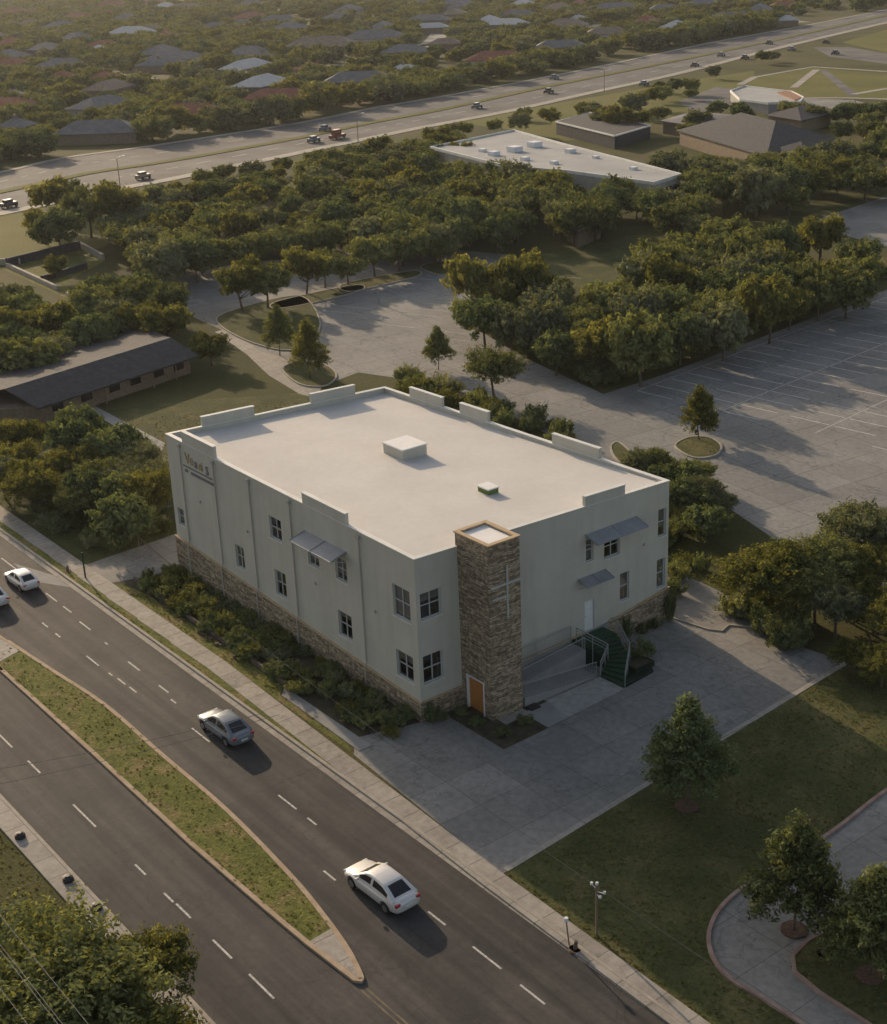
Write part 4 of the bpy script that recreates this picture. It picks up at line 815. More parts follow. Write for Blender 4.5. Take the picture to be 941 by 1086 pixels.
for x, y, r, h, lab in ((0.45, .35, .5, 1.3, 'narrow dark shrub at the front corner of the church'), (.5, 1.1, .45, .5, 'small creeper clump beside the front corner shrub'), (.9, 2.3, .5, .5, 'low plant in the bed left of the tower door'), (2.4, 2.2, .55, .4, 'low plant in the bed in front of the tower door'), (4.4, 2.6, .6, .45, 'low plant in the bed corner in front of the tower'), (4.3, 4.6, .6, .45, 'low plant right of the pale tower slab'),
                        (.55, 20.9, .4, 2.4, 'tall narrow creeper at the far corner of the stone base'), (.45, 17.0, .35, 1.6, 'narrow creeper on the stone base right of the steps'), (.55, 18.3, .5, .6, 'low shrub at the stone base between the two creepers'), (.55, 19.5, .5, .6, 'low shrub at the stone base beside the corner creeper'), (3.0, 15.8, 1.0, 1.3, 'round shrub behind the planter beside the green steps')):
    shrub(x, y, r, h, lab, None, 0)
for i in range(26):
    px = random.uniform(765, 850); py = random.uniform(640, 690)
    if py > 655+(px-765)*.5: continue
    b = G(px, py, .5); kq = i % 4; shrub(b.x, b.y, random.uniform(.8, 1.25), random.uniform(1.2, 1.9), '%s shrub at the plaza far end, %s, %s' % (('deep green', 'olive', 'grey green', 'yellowish')[kq], 'left side' if px < 790 else ('middle' if px < 815 else 'right side'), 'front edge' if py > 662 else 'back edge'), 'shrubs at the far end of the plaza', k=kq)
for i in range(46):
    px = random.uniform(425, 600); t = (px-425)/175; py = 408+t*58+random.uniform(-16, 6); b = G(px, py, .4)
    if b.x > -31.5 and b.y < 21.4: continue
    shrub(b.x, b.y, random.uniform(.8, 1.3), random.uniform(1.0, 2.0), '%s bushy shrub behind the church back parapet, %s of the strip' % ('front row' if py > 408+t*58-5 else 'back row', ('left end', 'left part', 'left middle', 'middle', 'right middle', 'right part', 'right end')[int(t*6.99)]), 'shrubs behind the church')
for i in range(40):
    px = random.uniform(650, 760); py = random.uniform(490, 640); b = G(px, py, .4)
    if b.x < .9 or b.y < 21.8: 
        if b.y < 21.8: continue
    if b.x > 0.2 and b.y < 25: continue
    kq = random.choice((0, 0, 1, 2, 3)); shrub(b.x, b.y, random.uniform(.7, 1.2), random.uniform(.8, 1.8), '%s shrub beyond the church right corner, %s, %s' % (('deep green', 'olive', 'grey green', 'yellowish')[kq], 'beside the wall' if px < 705 else 'away from the wall', ('lot end', 'middle', 'plaza end')[min(2, max(0, int((py-490)/50)))]), 'shrubs beyond the right corner', k=kq)
for i in range(54):
    t = i/53; L_ = [(492, 338), (512, 350), (560, 378), (640, 414), (705, 393), (800, 358), (935, 302)]; k_ = t*(len(L_)-1); j = min(int(k_), len(L_)-2); p0_ = Vector(L_[j]).lerp(Vector(L_[j+1]), k_-j)
    b = G(p0_.x+random.uniform(-3, 3), p0_.y-random.uniform(4, 9), 0); kq = random.choice((0, 0, 1, 2)); sz = random.uniform(.9, 1.6)
    shrub(b.x, b.y, sz, sz*random.uniform(.9, 1.4), '%s undergrowth shrub at the grove edge, %s' % (('deep green', 'olive', 'grey green')[kq], ('left corner', 'lower left side', 'bottom corner', 'lower right side', 'right side', 'far right end')[min(5, int(t*6))]), 'shrubs along the grove edge', k=kq)
for i in range(50):
    px = random.uniform(-10, 175); py = random.uniform(495, 580); b = G(px, py, .3)
    if b.y < -4.4 or b.x > -37.8: continue
    shrub(b.x, b.y, random.uniform(.6, 1.2), random.uniform(.5, 1.3), '%s low shrub under the yard trees left of the church, %s %s' % (('deep green', 'olive', 'grey green', 'yellowish')[i % 4], ('left', 'middle', 'right')[min(2, max(0, int(px/58)))], 'rear' if py < 538 else 'front'), 'undergrowth left of the church', k=(0, 1, 2, 3)[i % 4])
# ------------------------------------------------------------------ buildings of the middle distance
def flat_building(name, ringpx, z, label, wallm, roofm, cat='building', para=.35, raw=None):
    ring = ccw(raw or GP(ringpx, z)); cx = sum(p[0] for p in ring)/len(ring); cy_ = sum(p[1] for p in ring)/len(ring); e = empty(name, (cx, cy_, 0), label, cat)
    rg = [(x-cx, y-cy_) for x, y in ring]; q = MB(); q.prism(rg, 0, z); q.build('wall', wallm, e)
    q = MB(); q.sheet([(x*.995, y*.995) for x, y in rg], z+.01); q.build('roof', roofm, e)
    q = MB(); strip(q, rg+[rg[0]], .35, z-.2, z+para); q.build('parapet', M['coping'], e); return e, cx, cy_
W1 = [(-166.5, 150), (-163, 124), (-152, 119), (-99.5, 122.0), (-103.5, 132.2), (-139, 141), (-141.5, 146)]
e, cx, cy_ = flat_building('commercial_building', [(457, 157), (545, 139), (602, 155), (722, 186), (694, 195), (600, 182), (540, 178)], 4.2, 'long low building with pale flat roof and rooftop units behind the wood', M['house_wall'], M['roof_mid'])
for px, py, s in ((524, 163, 1.7), (546, 159, 2.2), (567, 154, 2.2), (512, 159, 1.2), (557, 168, 1.3), (588, 172, 1.2), (605, 160, 1.6), (632, 166, 1.0), (672, 178, 1.1)):
    b = G(px, py, 4.5); q = MB(); q.box(-s/2, -s/2, 0, s/2, s/2, s*.45); o = q.build('rooftop_unit', M['white'], e); o.location = (b.x-cx, b.y-cy_, 4.2)
for k in range(5):
    t = .15+.17*k; a = Vector((722, 186)).lerp(Vector((694, 195)), t); b = G(a.x, a.y, 4.2)
    q = MB(); q.box(-.9, -.2, 1.2, .9, .12, 3.0); o = q.build('window', M['car_glass'], e); o.location = (b.x-cx+.35, b.y-cy_+0.0, 0); o.rotation_euler = (0, 0, R(70))
flat_building('low_hall', [(590, 129), (625, 119), (690, 133), (652, 144)], 2.8, 'dark flat roofed hall near the highway above the pale roofed building', M['shingle'], M['shingle'], para=.08)
e, cx, cy_ = flat_building('round_pavilion', [(775, 97), (790, 92), (840, 98), (852, 104), (848, 109), (815, 110), (785, 106)], 2.4, 'small pale pavilion with curved front and orange roof edge beside the green plaza', M['grey_conc'], M['roof_mid'])
q = MB(); r = GP([(824, 98), (838, 95), (851, 103), (843, 106)], 2.6); q.prism([(x-cx, y-cy_) for x, y in r], 2.42, 2.6); q.build('orange_deck', mat('orange_roof', (0.27, .14, .08), .8), e)
# hip roofed hall
def hip(name, ring4, ze, zr, label, roofm, wallm, group=None, cat='house', over=.6, chim=False, ins=None):
    "ring4: eave corners, long side first"
    P = [Vector(p[:2]) for p in ccw(ring4)]; c = sum(P, Vector((0, 0)))/4
    if (P[1]-P[0]).length < (P[2]-P[1]).length: P = P[1:]+P[:1]
    a = (P[0]+P[3])/2; b = (P[1]+P[2])/2; w = (P[3]-P[0]).length; d = (b-a).normalized(); ins = w*.5 if ins is None else ins
    r0, r1 = a+d*ins, b-d*ins
    if ins*2 >= (b-a).length: r0 = r1 = (a+b)/2
    e = empty(name, (c.x, c.y, 0), label, cat, group); L = lambda v, z: (v.x-c.x, v.y-c.y, z)
    Q = [p+(c-p).normalized()*over*1.2 for p in P]; q = MB(); q.hexa([L(v, 0)[:2] for v in Q], [0]*4, [ze]*4); q.build('wall', wallm, e)
    q = MB(); q.add([L(P[0], ze), L(P[1], ze), L(P[2], ze), L(P[3], ze), L(r0, zr), L(r1, zr), L(P[0], ze-.2), L(P[1], ze-.2), L(P[2], ze-.2), L(P[3], ze-.2)], [(0, 1, 5, 4), (1, 2, 5), (2, 3, 4, 5), (3, 0, 4), (6, 7, 1, 0), (7, 8, 2, 1), (8, 9, 3, 2), (9, 6, 0, 3), (9, 8, 7, 6)])
    o = q.build('roof', roofm, e)
    if chim: q = MB(); m = r0.lerp(r1, .3); q.box(m.x-c.x-.4, m.y-c.y-.4, ze, m.x-c.x+.4, m.y-c.y+.4, zr+.8); q.build('chimney', M['brick'], o)
    return e
h1 = GP([(718, 138), (813, 166), (892, 148), (798, 124)], 3.0)
eh = hip('hip_roofed_hall', h1, 3.0, 6.6, 'large dark hip roofed hall with tan walls behind the tree belt', M['shingle'], M['brick'], cat='building')
hip('hall_annex', GP([(812, 160), (855, 166), (905, 154), (862, 148)], 3.0), 3.0, 4.6, 'low dark wing at the right of the large hip roofed hall', M['shingle'], M['brick'], cat='building')
hip('hall_annex', GP([(700, 128), (735, 118), (800, 124), (770, 138)], 2.8), 2.8, 4.0, 'grey low roof joined to the left of the large hip roofed hall', M['roof_gray'], M['brick'], cat='building')
hip('hall_annex', GP([(812, 122), (850, 128), (885, 120), (850, 112)], 2.8), 2.8, 4.4, 'dark small roof behind the large hip roofed hall', M['shingle'], M['brick'], cat='building')
hip('garden_shed', GP([(597, 238), (613, 245), (642, 234), (625, 226)], 2.6), 2.6, 3.8, 'small grey roofed shed half hidden in the wood beside the lawn', M['roof_gray'], M['brick'])
# the long dark roofed building at the left
lb = empty('long_building', (-76, 12, 0), 'long low brick building with dark shingle roof left of the church lawn', 'building')
r0, r1 = Vector(G(-60, 432, 3.5)), Vector(G(181, 358, 3.5)); e0_, e1_ = Vector(G(40, 433, 2.0)), Vector(G(211, 377, 2.0)); b1 = Vector(G(144, 345, 2.0))
dirv = (e1_-e0_).normalized(); e0_ = e1_-dirv*46; r0 = r1-dirv*46; b0 = b1-dirv*46; 
LO = Vector((-76, 12, 0)); g0 = e1_-dirv*21.5
eA = Vector(G(40, 433, 2.0)); kA = (e1_-eA).length
e0_ = e1_-dirv*kA; r0 = r1-dirv*(kA+.5)
sub = lambda v: tuple(Vector(v)-LO)
q = MB(); dz = Vector((0, 0, .18))
q.add([sub(v) for v in (e0_, e1_, r1, r0, b1, b0, e0_-dz, e1_-dz, b1-dz, b0-dz)], [(0, 1, 2, 3), (3, 2, 4, 5), (6, 7, 1, 0), (7, 8, 4, 2, 1), (8, 9, 5, 4)]); ro = q.build('roof', M['shingle'], lb)
w_in = (r1-e1_); w_in.z = 0; w_in.normalize(); back_in = (r1-b1); back_in.z = 0; back_in.normalize()
c0, c1 = e0_+dirv*.6+w_in*.9, e1_-dirv*.6+w_in*.9; c2, c3 = b1-dirv*.8+back_in*.8, b0+dirv*.6+back_in*.8
q = MB(); q.hexa(ccw([tuple((c-LO)[:2]) for c in (c0, c1, c2, c3)]), [0]*4, [1.95]*4); q.build('wall', M['brick'], lb)
for t in (.12, .3, .48, .62, .78, .92):
    p = c0.lerp(c1, t); q = MB(); s = .7; nn = -w_in
    a = p+nn*.05; q.hexa(ccw([tuple((v-LO)[:2]) for v in (a-dirv*s, a+dirv*s, a+dirv*s-nn*.2, a-dirv*s-nn*.2)]), [.8]*4, [1.6]*4); q.build('window', M['car_glass'], lb)
for t in (.2, .4, .7, .85):
    p = e0_.lerp(e1_, t)+w_in*.25; q = MB(); q.tube(sub((p.x, p.y, 0)), sub((p.x, p.y, 1.95)), .08); q.build('porch_post', M['brick'], lb)
# walled courtyard at the left
for i, (a, b, h, lab) in enumerate((((-8, 281), (22, 280), .9, 'short low wall of the courtyard at the left frame edge'), ((8, 283), (85, 264), 1.3, 'long dark wall on the far side of the courtyard'), ((85, 262), (110, 276), .9, 'pale low wall closing the right end of the courtyard'), ((45, 299), (92, 285), .9, 'dark dividing wall across the courtyard'), ((8, 283), (62, 308), .6, 'pale low wall on the near side of the courtyard'), ((72, 314), (84, 322), .6, 'short broken wall piece below the courtyard'))):
    A, B = G(*a), G(*b); q = MB(); strip(q, [tuple(A[:2]), tuple(B[:2])], .45, 0, h); o = q.build('courtyard_wall', M['shingle'] if i in (1, 3) else M['kerb']); tag(o, lab, 'wall')
    d = (B-A); 
single('w4', 62, 298, 1.8, 3.6, 'small round tree growing inside the walled courtyard', rz=1)
# ------------------------------------------------------------------ suburb
houses = [((167, 240), (107, 121), 'red', 'long red roofed house beside the highway, left of centre'), ((260, 332), (90, 106), 'red', 'large orange red roof at the highway bend, upper left'), ((60, 150), (124, 143), 'gray', 'dark grey roofed house close to the highway, upper left'), ((98, 124), (71, 84), 'red', 'small red roofed house among the upper left trees'), ((50, 82), (73, 83), 'red', 'narrow red roofed house left of the other small red one'),
          ((0, 24), (90, 104), 'gray', 'grey roofed house at the upper left frame edge'), ((147, 200), (58, 71), 'gray', 'grey gabled house in the middle of the upper left suburb'), ((95, 125), (40, 48), 'red', 'tiny orange roof far in the upper left suburb'), ((95, 114), (46, 52), 'pale', 'tiny white roofed house beside the orange roof'), ((266, 292), (52, 62), 'gray', 'blue grey roofed house in the upper left suburb'),
          ((216, 242), (20, 29), 'gray', 'grey roofed house far in the upper left'), ((277, 316), (13, 23), 'gray', 'long grey roof near the upper edge, left of centre'), ((365, 432), (30, 43), 'gray', 'wide slate grey roof in the upper middle suburb'), ((303, 380), (38, 51), 'tan', 'wide brown roof left of the slate grey one'), ((344, 418), (73, 88), 'gray', 'large grey roof beside the highway trees, upper middle'), ((312, 348), (62, 76), 'red', 'dark red roof left of the large grey roof'),
          ((494, 562), (51, 66), 'red', 'red roofed house just beyond the highway, upper middle'), ((566, 622), (37, 54), 'gray', 'grey roof right of the red roofed house'), ((602, 624), (10, 24), 'pale', 'pale peaked roof near the top right of centre'), ((530, 549), (8, 14), 'red', 'tiny red roof at the top edge, right of centre'), ((620, 668), (25, 38), 'tan', 'reddish brown roof beyond the highway, right of centre'), ((752, 800), (10, 21), 'gray', 'grey roof behind the trees beyond the highway, upper right'),
          ((818, 848), (0, 5), 'red', 'red roof at the top edge, upper right'), ((822, 846), (13, 22), 'pale', 'small white domed looking roof in the upper right'), ((412, 448), (66, 75), 'pale', 'pale flat roof behind the trees, upper middle'), ((150, 172), (24, 31), 'tan', 'small brown roof far in the upper left'), ((440, 475), (22, 29), 'pale', 'pale small roof in the upper middle'), ((20, 48), (18, 26), 'tan', 'hazy brown roof at the far upper left'), ((178, 214), (2, 9), 'tan', 'hazy tan roof at the top edge, left'), ((690, 722), (2, 9), 'gray', 'grey roof at the top edge, right of centre'), ((0, 34), (122, 134), 'gray', 'grey roofed house by the highway at the left frame edge'), ((455, 490), (38, 46), 'tan', 'brown roof in the centre of the far suburb'), ((236, 262), (70, 78), 'pale', 'small pale roof between trees, upper left')]
RM = dict(red='roof_red', gray='roof_gray', tan='roof_tan', pale='roof_pale'); hpos = []
for i, ((x0, x1), (y0, y1), c, lab) in enumerate(houses):
    cx = (x0+x1)/2; p = G(cx, y1, 2.5); sc = (p-Vector(CAM)).length/FPX; L = min((x1-x0)*sc, 34); D = min(max(L*.5, 8), 15)
    L = max(L, D*1.05); ang = random.choice((1.9, 2.1, .5, 2.0)); u = Vector((math.cos(0.62+(i % 3)*.12), math.sin(.62+(i % 3)*.12))); v = Vector((-u.y, u.x)); cc = Vector(G(cx, (y0+y1)/2+1, 3.5)[:2])
    hpos.append((cc.x, cc.y, L*.6)); ring4 = [cc-u*L/2-v*D/2, cc+u*L/2-v*D/2, cc+u*L/2+v*D/2, cc-u*L/2+v*D/2]
    e = hip('house', [tuple(q_) for q_ in ring4], 2.6, 2.6+D*.24, lab, M[RM[c]], M['brick'] if i % 4 else M['house_wall'], None, chim=i % 3 == 0)
k = 0; tries = 0
while k < 58 and tries < 4000:
    tries += 1; px = random.uniform(-40, 980); py = random.uniform(-6, 130); 
    lim = np.interp(px, [q_[0] for q_ in far], [q_[1] for q_ in far])-16
    if py > lim: continue
    p = G(px, py)
    if any((p.x-h_[0])**2+(p.y-h_[1])**2 < (h_[2]+15)**2 for h_ in hpos): continue
    a = .6+random.choice((0, 1.57))+random.uniform(-.1, .1); L = random.uniform(16, 24); D = random.uniform(10, 13); u = Vector((math.cos(a), math.sin(a))); v = Vector((-u.y, u.x)); cc = Vector(p[:2])
    c = random.choice(('gray', 'gray', 'tan', 'red', 'gray', 'pale')); hpos.append((cc.x, cc.y, L*.6))
    hip('house', [tuple(q_) for q_ in (cc-u*L/2-v*D/2, cc+u*L/2-v*D/2, cc+u*L/2+v*D/2, cc-u*L/2+v*D/2)], 2.6, 2.6+D*.23, '%s %s roofed house, %s of the far suburb, %s' % ('long' if L > 21.5 else ('compact' if L < 18.5 else 'medium'), dict(gray='grey', tan='brown', red='red', pale='pale')[c], ('left edge', 'left part', 'left middle', 'centre', 'right middle', 'right part')[max(0, min(5, int(px/157)))], 'in the haze at the top' if py < 18 else ('among the middle rows' if py < 60 else 'near the highway')), M[RM[c]], M['brick'] if k % 3 else M['house_wall'], 'scattered %s roofed houses of the far suburb' % dict(gray='grey', tan='brown', red='red', pale='pale')[c]); k += 1
# --- far trees: more than anyone can count, one object with instances
def gn_instances(name, pts, scales, rots, coll_objs, m=None):
    me = bpy.data.meshes.new(name); me.vertices.add(len(pts)); me.vertices.foreach_set('co', np.array(pts, dtype=np.float32).reshape(-1))
    a = me.attributes.new('s', 'FLOAT', 'POINT'); a.data.foreach_set('value', np.array(scales, dtype=np.float32)); a = me.attributes.new('r', 'FLOAT', 'POINT'); a.data.foreach_set('value', np.array(rots, dtype=np.float32))
    a = me.attributes.new('k', 'INT', 'POINT'); a.data.foreach_set('value', np.random.RandomState(4).randint(0, len(coll_objs), len(pts)).astype(np.int32)); me.update()
    o = bpy.data.objects.new(name, me); C.objects.link(o)
    g = bpy.data.node_groups.new(name, 'GeometryNodeTree'); g.interface.new_socket('Geometry', in_out='INPUT', socket_type='NodeSocketGeometry'); g.interface.new_socket('Geometry', in_out='OUTPUT', socket_type='NodeSocketGeometry')
    n = g.nodes; l = g.links; gi = n.new('NodeGroupInput'); go = n.new('NodeGroupOutput'); jn = n.new('GeometryNodeJoinGeometry')
    sa = n.new('GeometryNodeInputNamedAttribute'); sa.data_type = 'FLOAT'; sa.inputs['Name'].default_value = 's'
    ra = n.new('GeometryNodeInputNamedAttribute'); ra.data_type = 'FLOAT'; ra.inputs['Name'].default_value = 'r'
    ka = n.new('GeometryNodeInputNamedAttribute'); ka.data_type = 'INT'; ka.inputs['Name'].default_value = 'k'
    cx_ = n.new('ShaderNodeCombineXYZ'); l.new(ra.outputs['Attribute'], cx_.inputs['Z']); mp = n.new('GeometryNodeMeshToPoints'); l.new(gi.outputs[0], mp.inputs['Mesh'])
    for i, ob in enumerate(coll_objs):
        oi = n.new('GeometryNodeObjectInfo'); oi.inputs['Object'].default_value = ob; oi.transform_space = 'ORIGINAL'; ip = n.new('GeometryNodeInstanceOnPoints')
        cmp = n.new('FunctionNodeCompare'); cmp.data_type = 'INT'; cmp.operation = 'EQUAL'; l.new(ka.outputs['Attribute'], cmp.inputs[2]); cmp.inputs[3].default_value = i
        l.new(mp.outputs[0], ip.inputs['Points']); l.new(cmp.outputs[0], ip.inputs['Selection']); l.new(oi.outputs['Geometry'], ip.inputs['Instance']); l.new(cx_.outputs[0], ip.inputs['Rotation']); l.new(sa.outputs['Attribute'], ip.inputs['Scale']); l.new(ip.outputs[0], jn.inputs[0])
    l.new(jn.outputs[0], go.inputs[0]); md = o.modifiers.new('scatter', 'NODES'); md.node_group = g; return o
crowns = [next(o for o in bpy.data.objects if o.data == PROTO[k_][1]) for k_ in ('w0', 'w1', 'w3', 'w2', 'w4')]
pts = []; sc_ = []; ro_ = []; rs = np.random.RandomState(9)
far_i = ([q_[0] for q_ in far], [q_[1] for q_ in far]); near_i = ([q_[0] for q_ in near], [q_[1] for q_ in near])
streets = []
occupied = {}
def put(x, y, s, gap):
    kx, ky = int(x//12), int(y//12)
    for a in (-1, 0, 1):
        for b in (-1, 0, 1):
            for (u, v, w) in occupied.get((kx+a, ky+b), ()):
                if (u-x)**2+(v-y)**2 < gap*gap: return False
    occupied.setdefault((kx, ky), []).append((x, y, s)); pts.append((x, y, -s*.38)); sc_.append(s); ro_.append(rs.uniform(0, 6.28)); return True
c_ = np.array(CAM)
for _ in range(60000):
    d = 240+1750*rs.random()**.85; a = rs.uniform(-.42, .42)*1.0; f2 = np.array([_f[0], _f[1]]); f2 /= np.linalg.norm(f2); r2 = np.array([_r0[0], _r0[1]]); q2 = c_[:2]+f2*d*math.cos(a)+r2*d*math.sin(a)
    v = np.array([q2[0], q2[1], 0])-c_; zz = v@_f; px = PW/2+FPX*(v@_r)/zz; py = PH/2-FPX*(v@_u)/zz
    if py > np.interp(px, *far_i)-3.5 or px < -400 or px > 1350: continue
    if any((q2[0]-h_[0])**2+(q2[1]-h_[1])**2 < (h_[2]*.95)**2 or (q2[0]-h_[0]-.62*(6+h_[2]*.5))**2+(q2[1]-h_[1]+.78*(6+h_[2]*.5))**2 < (h_[2]*.66)**2 for h_ in hpos): continue
    if any((q2[0]-a_)**2+(q2[1]-b_)**2 < 64 for a_, b_ in street_pts): continue
    cl = math.sin(q2[0]*.021+1.3*math.sin(q2[1]*.013))+math.sin(q2[1]*.027+q2[0]*.009)
    if cl < -.75 and rs.random() < .85: continue
    edge_ = py > np.interp(px, *far_i)-11; put(float(q2[0]), float(q2[1]), float(rs.uniform(4.0, 6.3) if edge_ else rs.uniform(2.8, 4.8)), 6.0)
print('far trees', len(pts))
# --- trees a few between highway and open grass that read singly
for i, (px, py, s) in enumerate(((238, 190, 2.4), (555, 122, 2.2), (492, 140, 2.2), (808, 62, 2.6), (820, 60, 2.2), (757, 78, 2.4), (700, 92, 2.0), (300, 180, 2.2))):
    single(random.choice(WOOD), px, py+6, s, s*1.7, 'single small tree on the grass strip beside the highway', group='single trees along the highway')
# --- only the 300 nearest trees stay single things; the rest of the far woods are one object
TREES.sort(key=lambda q_: q_[0]); rest = TREES[300:]; kept = {k_: next(q_[3] for q_ in TREES[:300] if q_[4] == k_) for k_ in ('w0', 'w1', 'w3', 'w2', 'w4')}
for q_ in rest:
    for o in q_[1:4]: bpy.data.objects.remove(o)
tag(gn_instances('far_wood', [(q_[5], q_[6], .88*(q_[8]/1.62-q_[7])) for q_ in rest], [q_[7] for q_ in rest], [random.uniform(0, 6.28) for q_ in rest], list(kept.values())), 'the farther trees of the woods and belts below the highway', 'trees', kind='stuff')
tag(gn_instances('suburb_trees', pts, sc_, ro_, list(kept.values())), 'endless tree canopy covering the suburb beyond the highway', 'trees', kind='stuff')
# --- grass tufts on the near lawns, verge and median
def tuft(seed):
    rs_ = np.random.RandomState(seed); n = 16; V = []; S = []
    for i in range(n):
        a = rs_.uniform(0, 6.28); b = np.array([rs_.uniform(-.12, .12), rs_.uniform(-.12, .12), 0]); L = rs_.uniform(.09, .16); d = np.array([math.cos(a)*.5, math.sin(a)*.5, 1])*L; w = np.array([-math.sin(a), math.cos(a), 0])*.022
        V.append([b-w, b+w, b+d*.7+w*.7, b+d]); S += [rs_.uniform(0, .6)]*4
    return leaf_mesh('grass_tuft', np.array(V), np.array(S), M['grass_leaf%d' % (seed % 2)])
M['grass_leaf0'] = leaf_mat('grass_blades', (0.09, 0.11, 0.035), (0.20, 0.20, 0.07)); M['grass_leaf1'] = leaf_mat('dry_grass_blades', (0.16, 0.14, 0.07), (0.30, 0.25, 0.14))
tufts = []
for i, (x, y) in enumerate(((2.0, -15.6), (-4.0, -15.4))):
    o = bpy.data.objects.new('grass_tuft', tuft(90+i)); C.objects.link(o); o.location = (x, y, .12); tufts.append(tag(o, ('tiny green grass tuft on the median strip', 'tiny dry grass tuft on the median strip')[i], 'grass tuft'))
gp_ = []; rs = np.random.RandomState(31)
def noise2(x, y): return math.sin(x*1.3+2*math.sin(y*.9))+math.sin(y*1.7+1.5*math.sin(x*.7+1))+.7*math.sin(x*3.1+y*2.3)
medp = [tuple(p_) for p_ in smooth_line(up, 4)+lo]
def scatter(poly, dens, z, skip=None):
    xs_ = [p_[0] for p_ in poly]; ys_ = [p_[1] for p_ in poly]; A = (max(xs_)-min(xs_))*(max(ys_)-min(ys_))
    for _ in range(int(A*dens)):
        x, y = rs.uniform(min(xs_), max(xs_)), rs.uniform(min(ys_), max(ys_))
        if not inside((x, y), poly) or noise2(x, y) < rs.uniform(-2.6, .6): continue
        if skip and skip(x, y): continue
        gp_.append((x, y, z))
scatter(medp, 6, .118, lambda x, y: x > 12.6)
scatter([(15.2, -6.1), (23.8, -6.3), (38, -6.5), (38, -3.7), (26, -3.3), (23.3, 1), (22.6, 30), (14, 26), (12.7, 24.5)], 14, .004)
scatter([(-31, -6.8), (40, -7.9), (40, -7.2), (-31, -7.1)], 20, .088, lambda x, y: y > wy(x)-1.4 or y < YK+.25)
scatter([(-31, -4.95), (-2, -4.95), (-9, -4.1), (-28, -4.05)], 20, .012)
scatter([(-75, -5.2), (-37.2, -5.2), (-37.6, 6), (-33, 24), (-60, 32)], 4, .003)
scatter([(-40, -24.5), (14, -24.5), (14, -34), (-40, -34)], 9, 0.0)
scatter([(28.9, -.9), (34, -1.0), (34, 3.2), (29, 3.2)], 14, .11)
tag(gn_instances('grass', gp_, rs.uniform(.25, .7, len(gp_)), rs.uniform(0, 6.28, len(gp_)), tufts), 'short uneven grass on the lawns, verge and median', 'grass', kind='stuff')
print('tufts', len(gp_))
# ------------------------------------------------------------------ cars
def evaluated(o):
    bpy.context.view_layer.update(); me = bpy.data.meshes.new_from_object(o.evaluated_get(bpy.context.evaluated_depsgraph_get())); return me
ST = [(-2.28, .62, .72, .42), (-2.22, .76, .88, .30), (-2.0, .84, .97, .24), (-1.5, .875, .98, .21), (-.8, .885, .94, .20), (.2, .885, .92, .20), (.95, .88, .92, .20), (1.5, .87, .86, .21), (1.9, .84, .78, .22), (2.15, .76, .70, .26), (2.27, .60, .60, .36)]
def body_mesh():
    q = MB(); rings = []
    for x, w, zt, zb in ST:
        h = [(0, zt), (.55*w, zt-.005), (.86*w, zt-.05), (.97*w, zt-.17), (w, (zt+zb)/2+.02), (.97*w, zb+.1), (.8*w, zb), (0, zb)]
        full = h+[(-a, b) for a, b in h[-2:0:-1]]; rings.append([(x, a, b) for a, b in full])
    n = len(rings[0]); vs = [p for r in rings for p in r]; fs = []
    for i in range(len(rings)-1):
        for k in range(n): fs.append((i*n+k, i*n+(k+1) % n, (i+1)*n+(k+1) % n, (i+1)*n+k))
    fs.append(tuple(range(n-1, -1, -1))); fs.append(tuple(range((len(rings)-1)*n, len(rings)*n))); q.add(vs, fs)
    o = q.build('t', M['car_white'], smooth=True); m = o.modifiers.new('s', 'SUBSURF'); m.levels = 2; m.render_levels = 2
    cut = MB()
    for x in (-1.38, 1.38):
        for s in (-1, 1): cut.tube((x, s*.60, .32), (x, s*1.1, .32), .38, n=28)
    c = cut.build('c', M['tyre']); bm = o.modifiers.new('b', 'BOOLEAN'); bm.object = c; bm.operation = 'DIFFERENCE'; bm.solver = 'EXACT'
    me = evaluated(o); bpy.data.objects.remove(o); bpy.data.objects.remove(c); me.name = 'body'; return me
BODY = body_mesh()
CS = [(-1.98, .93), (-1.86, .98), (-1.48, 1.19), (-1.12, 1.35), (-1.0, 1.39), (-.62, 1.445), (-.24, 1.462), (-.16, 1.463), (.16, 1.445), (.34, 1.41), (.46, 1.36), (.78, 1.17), (1.12, .97), (1.24, .90)]
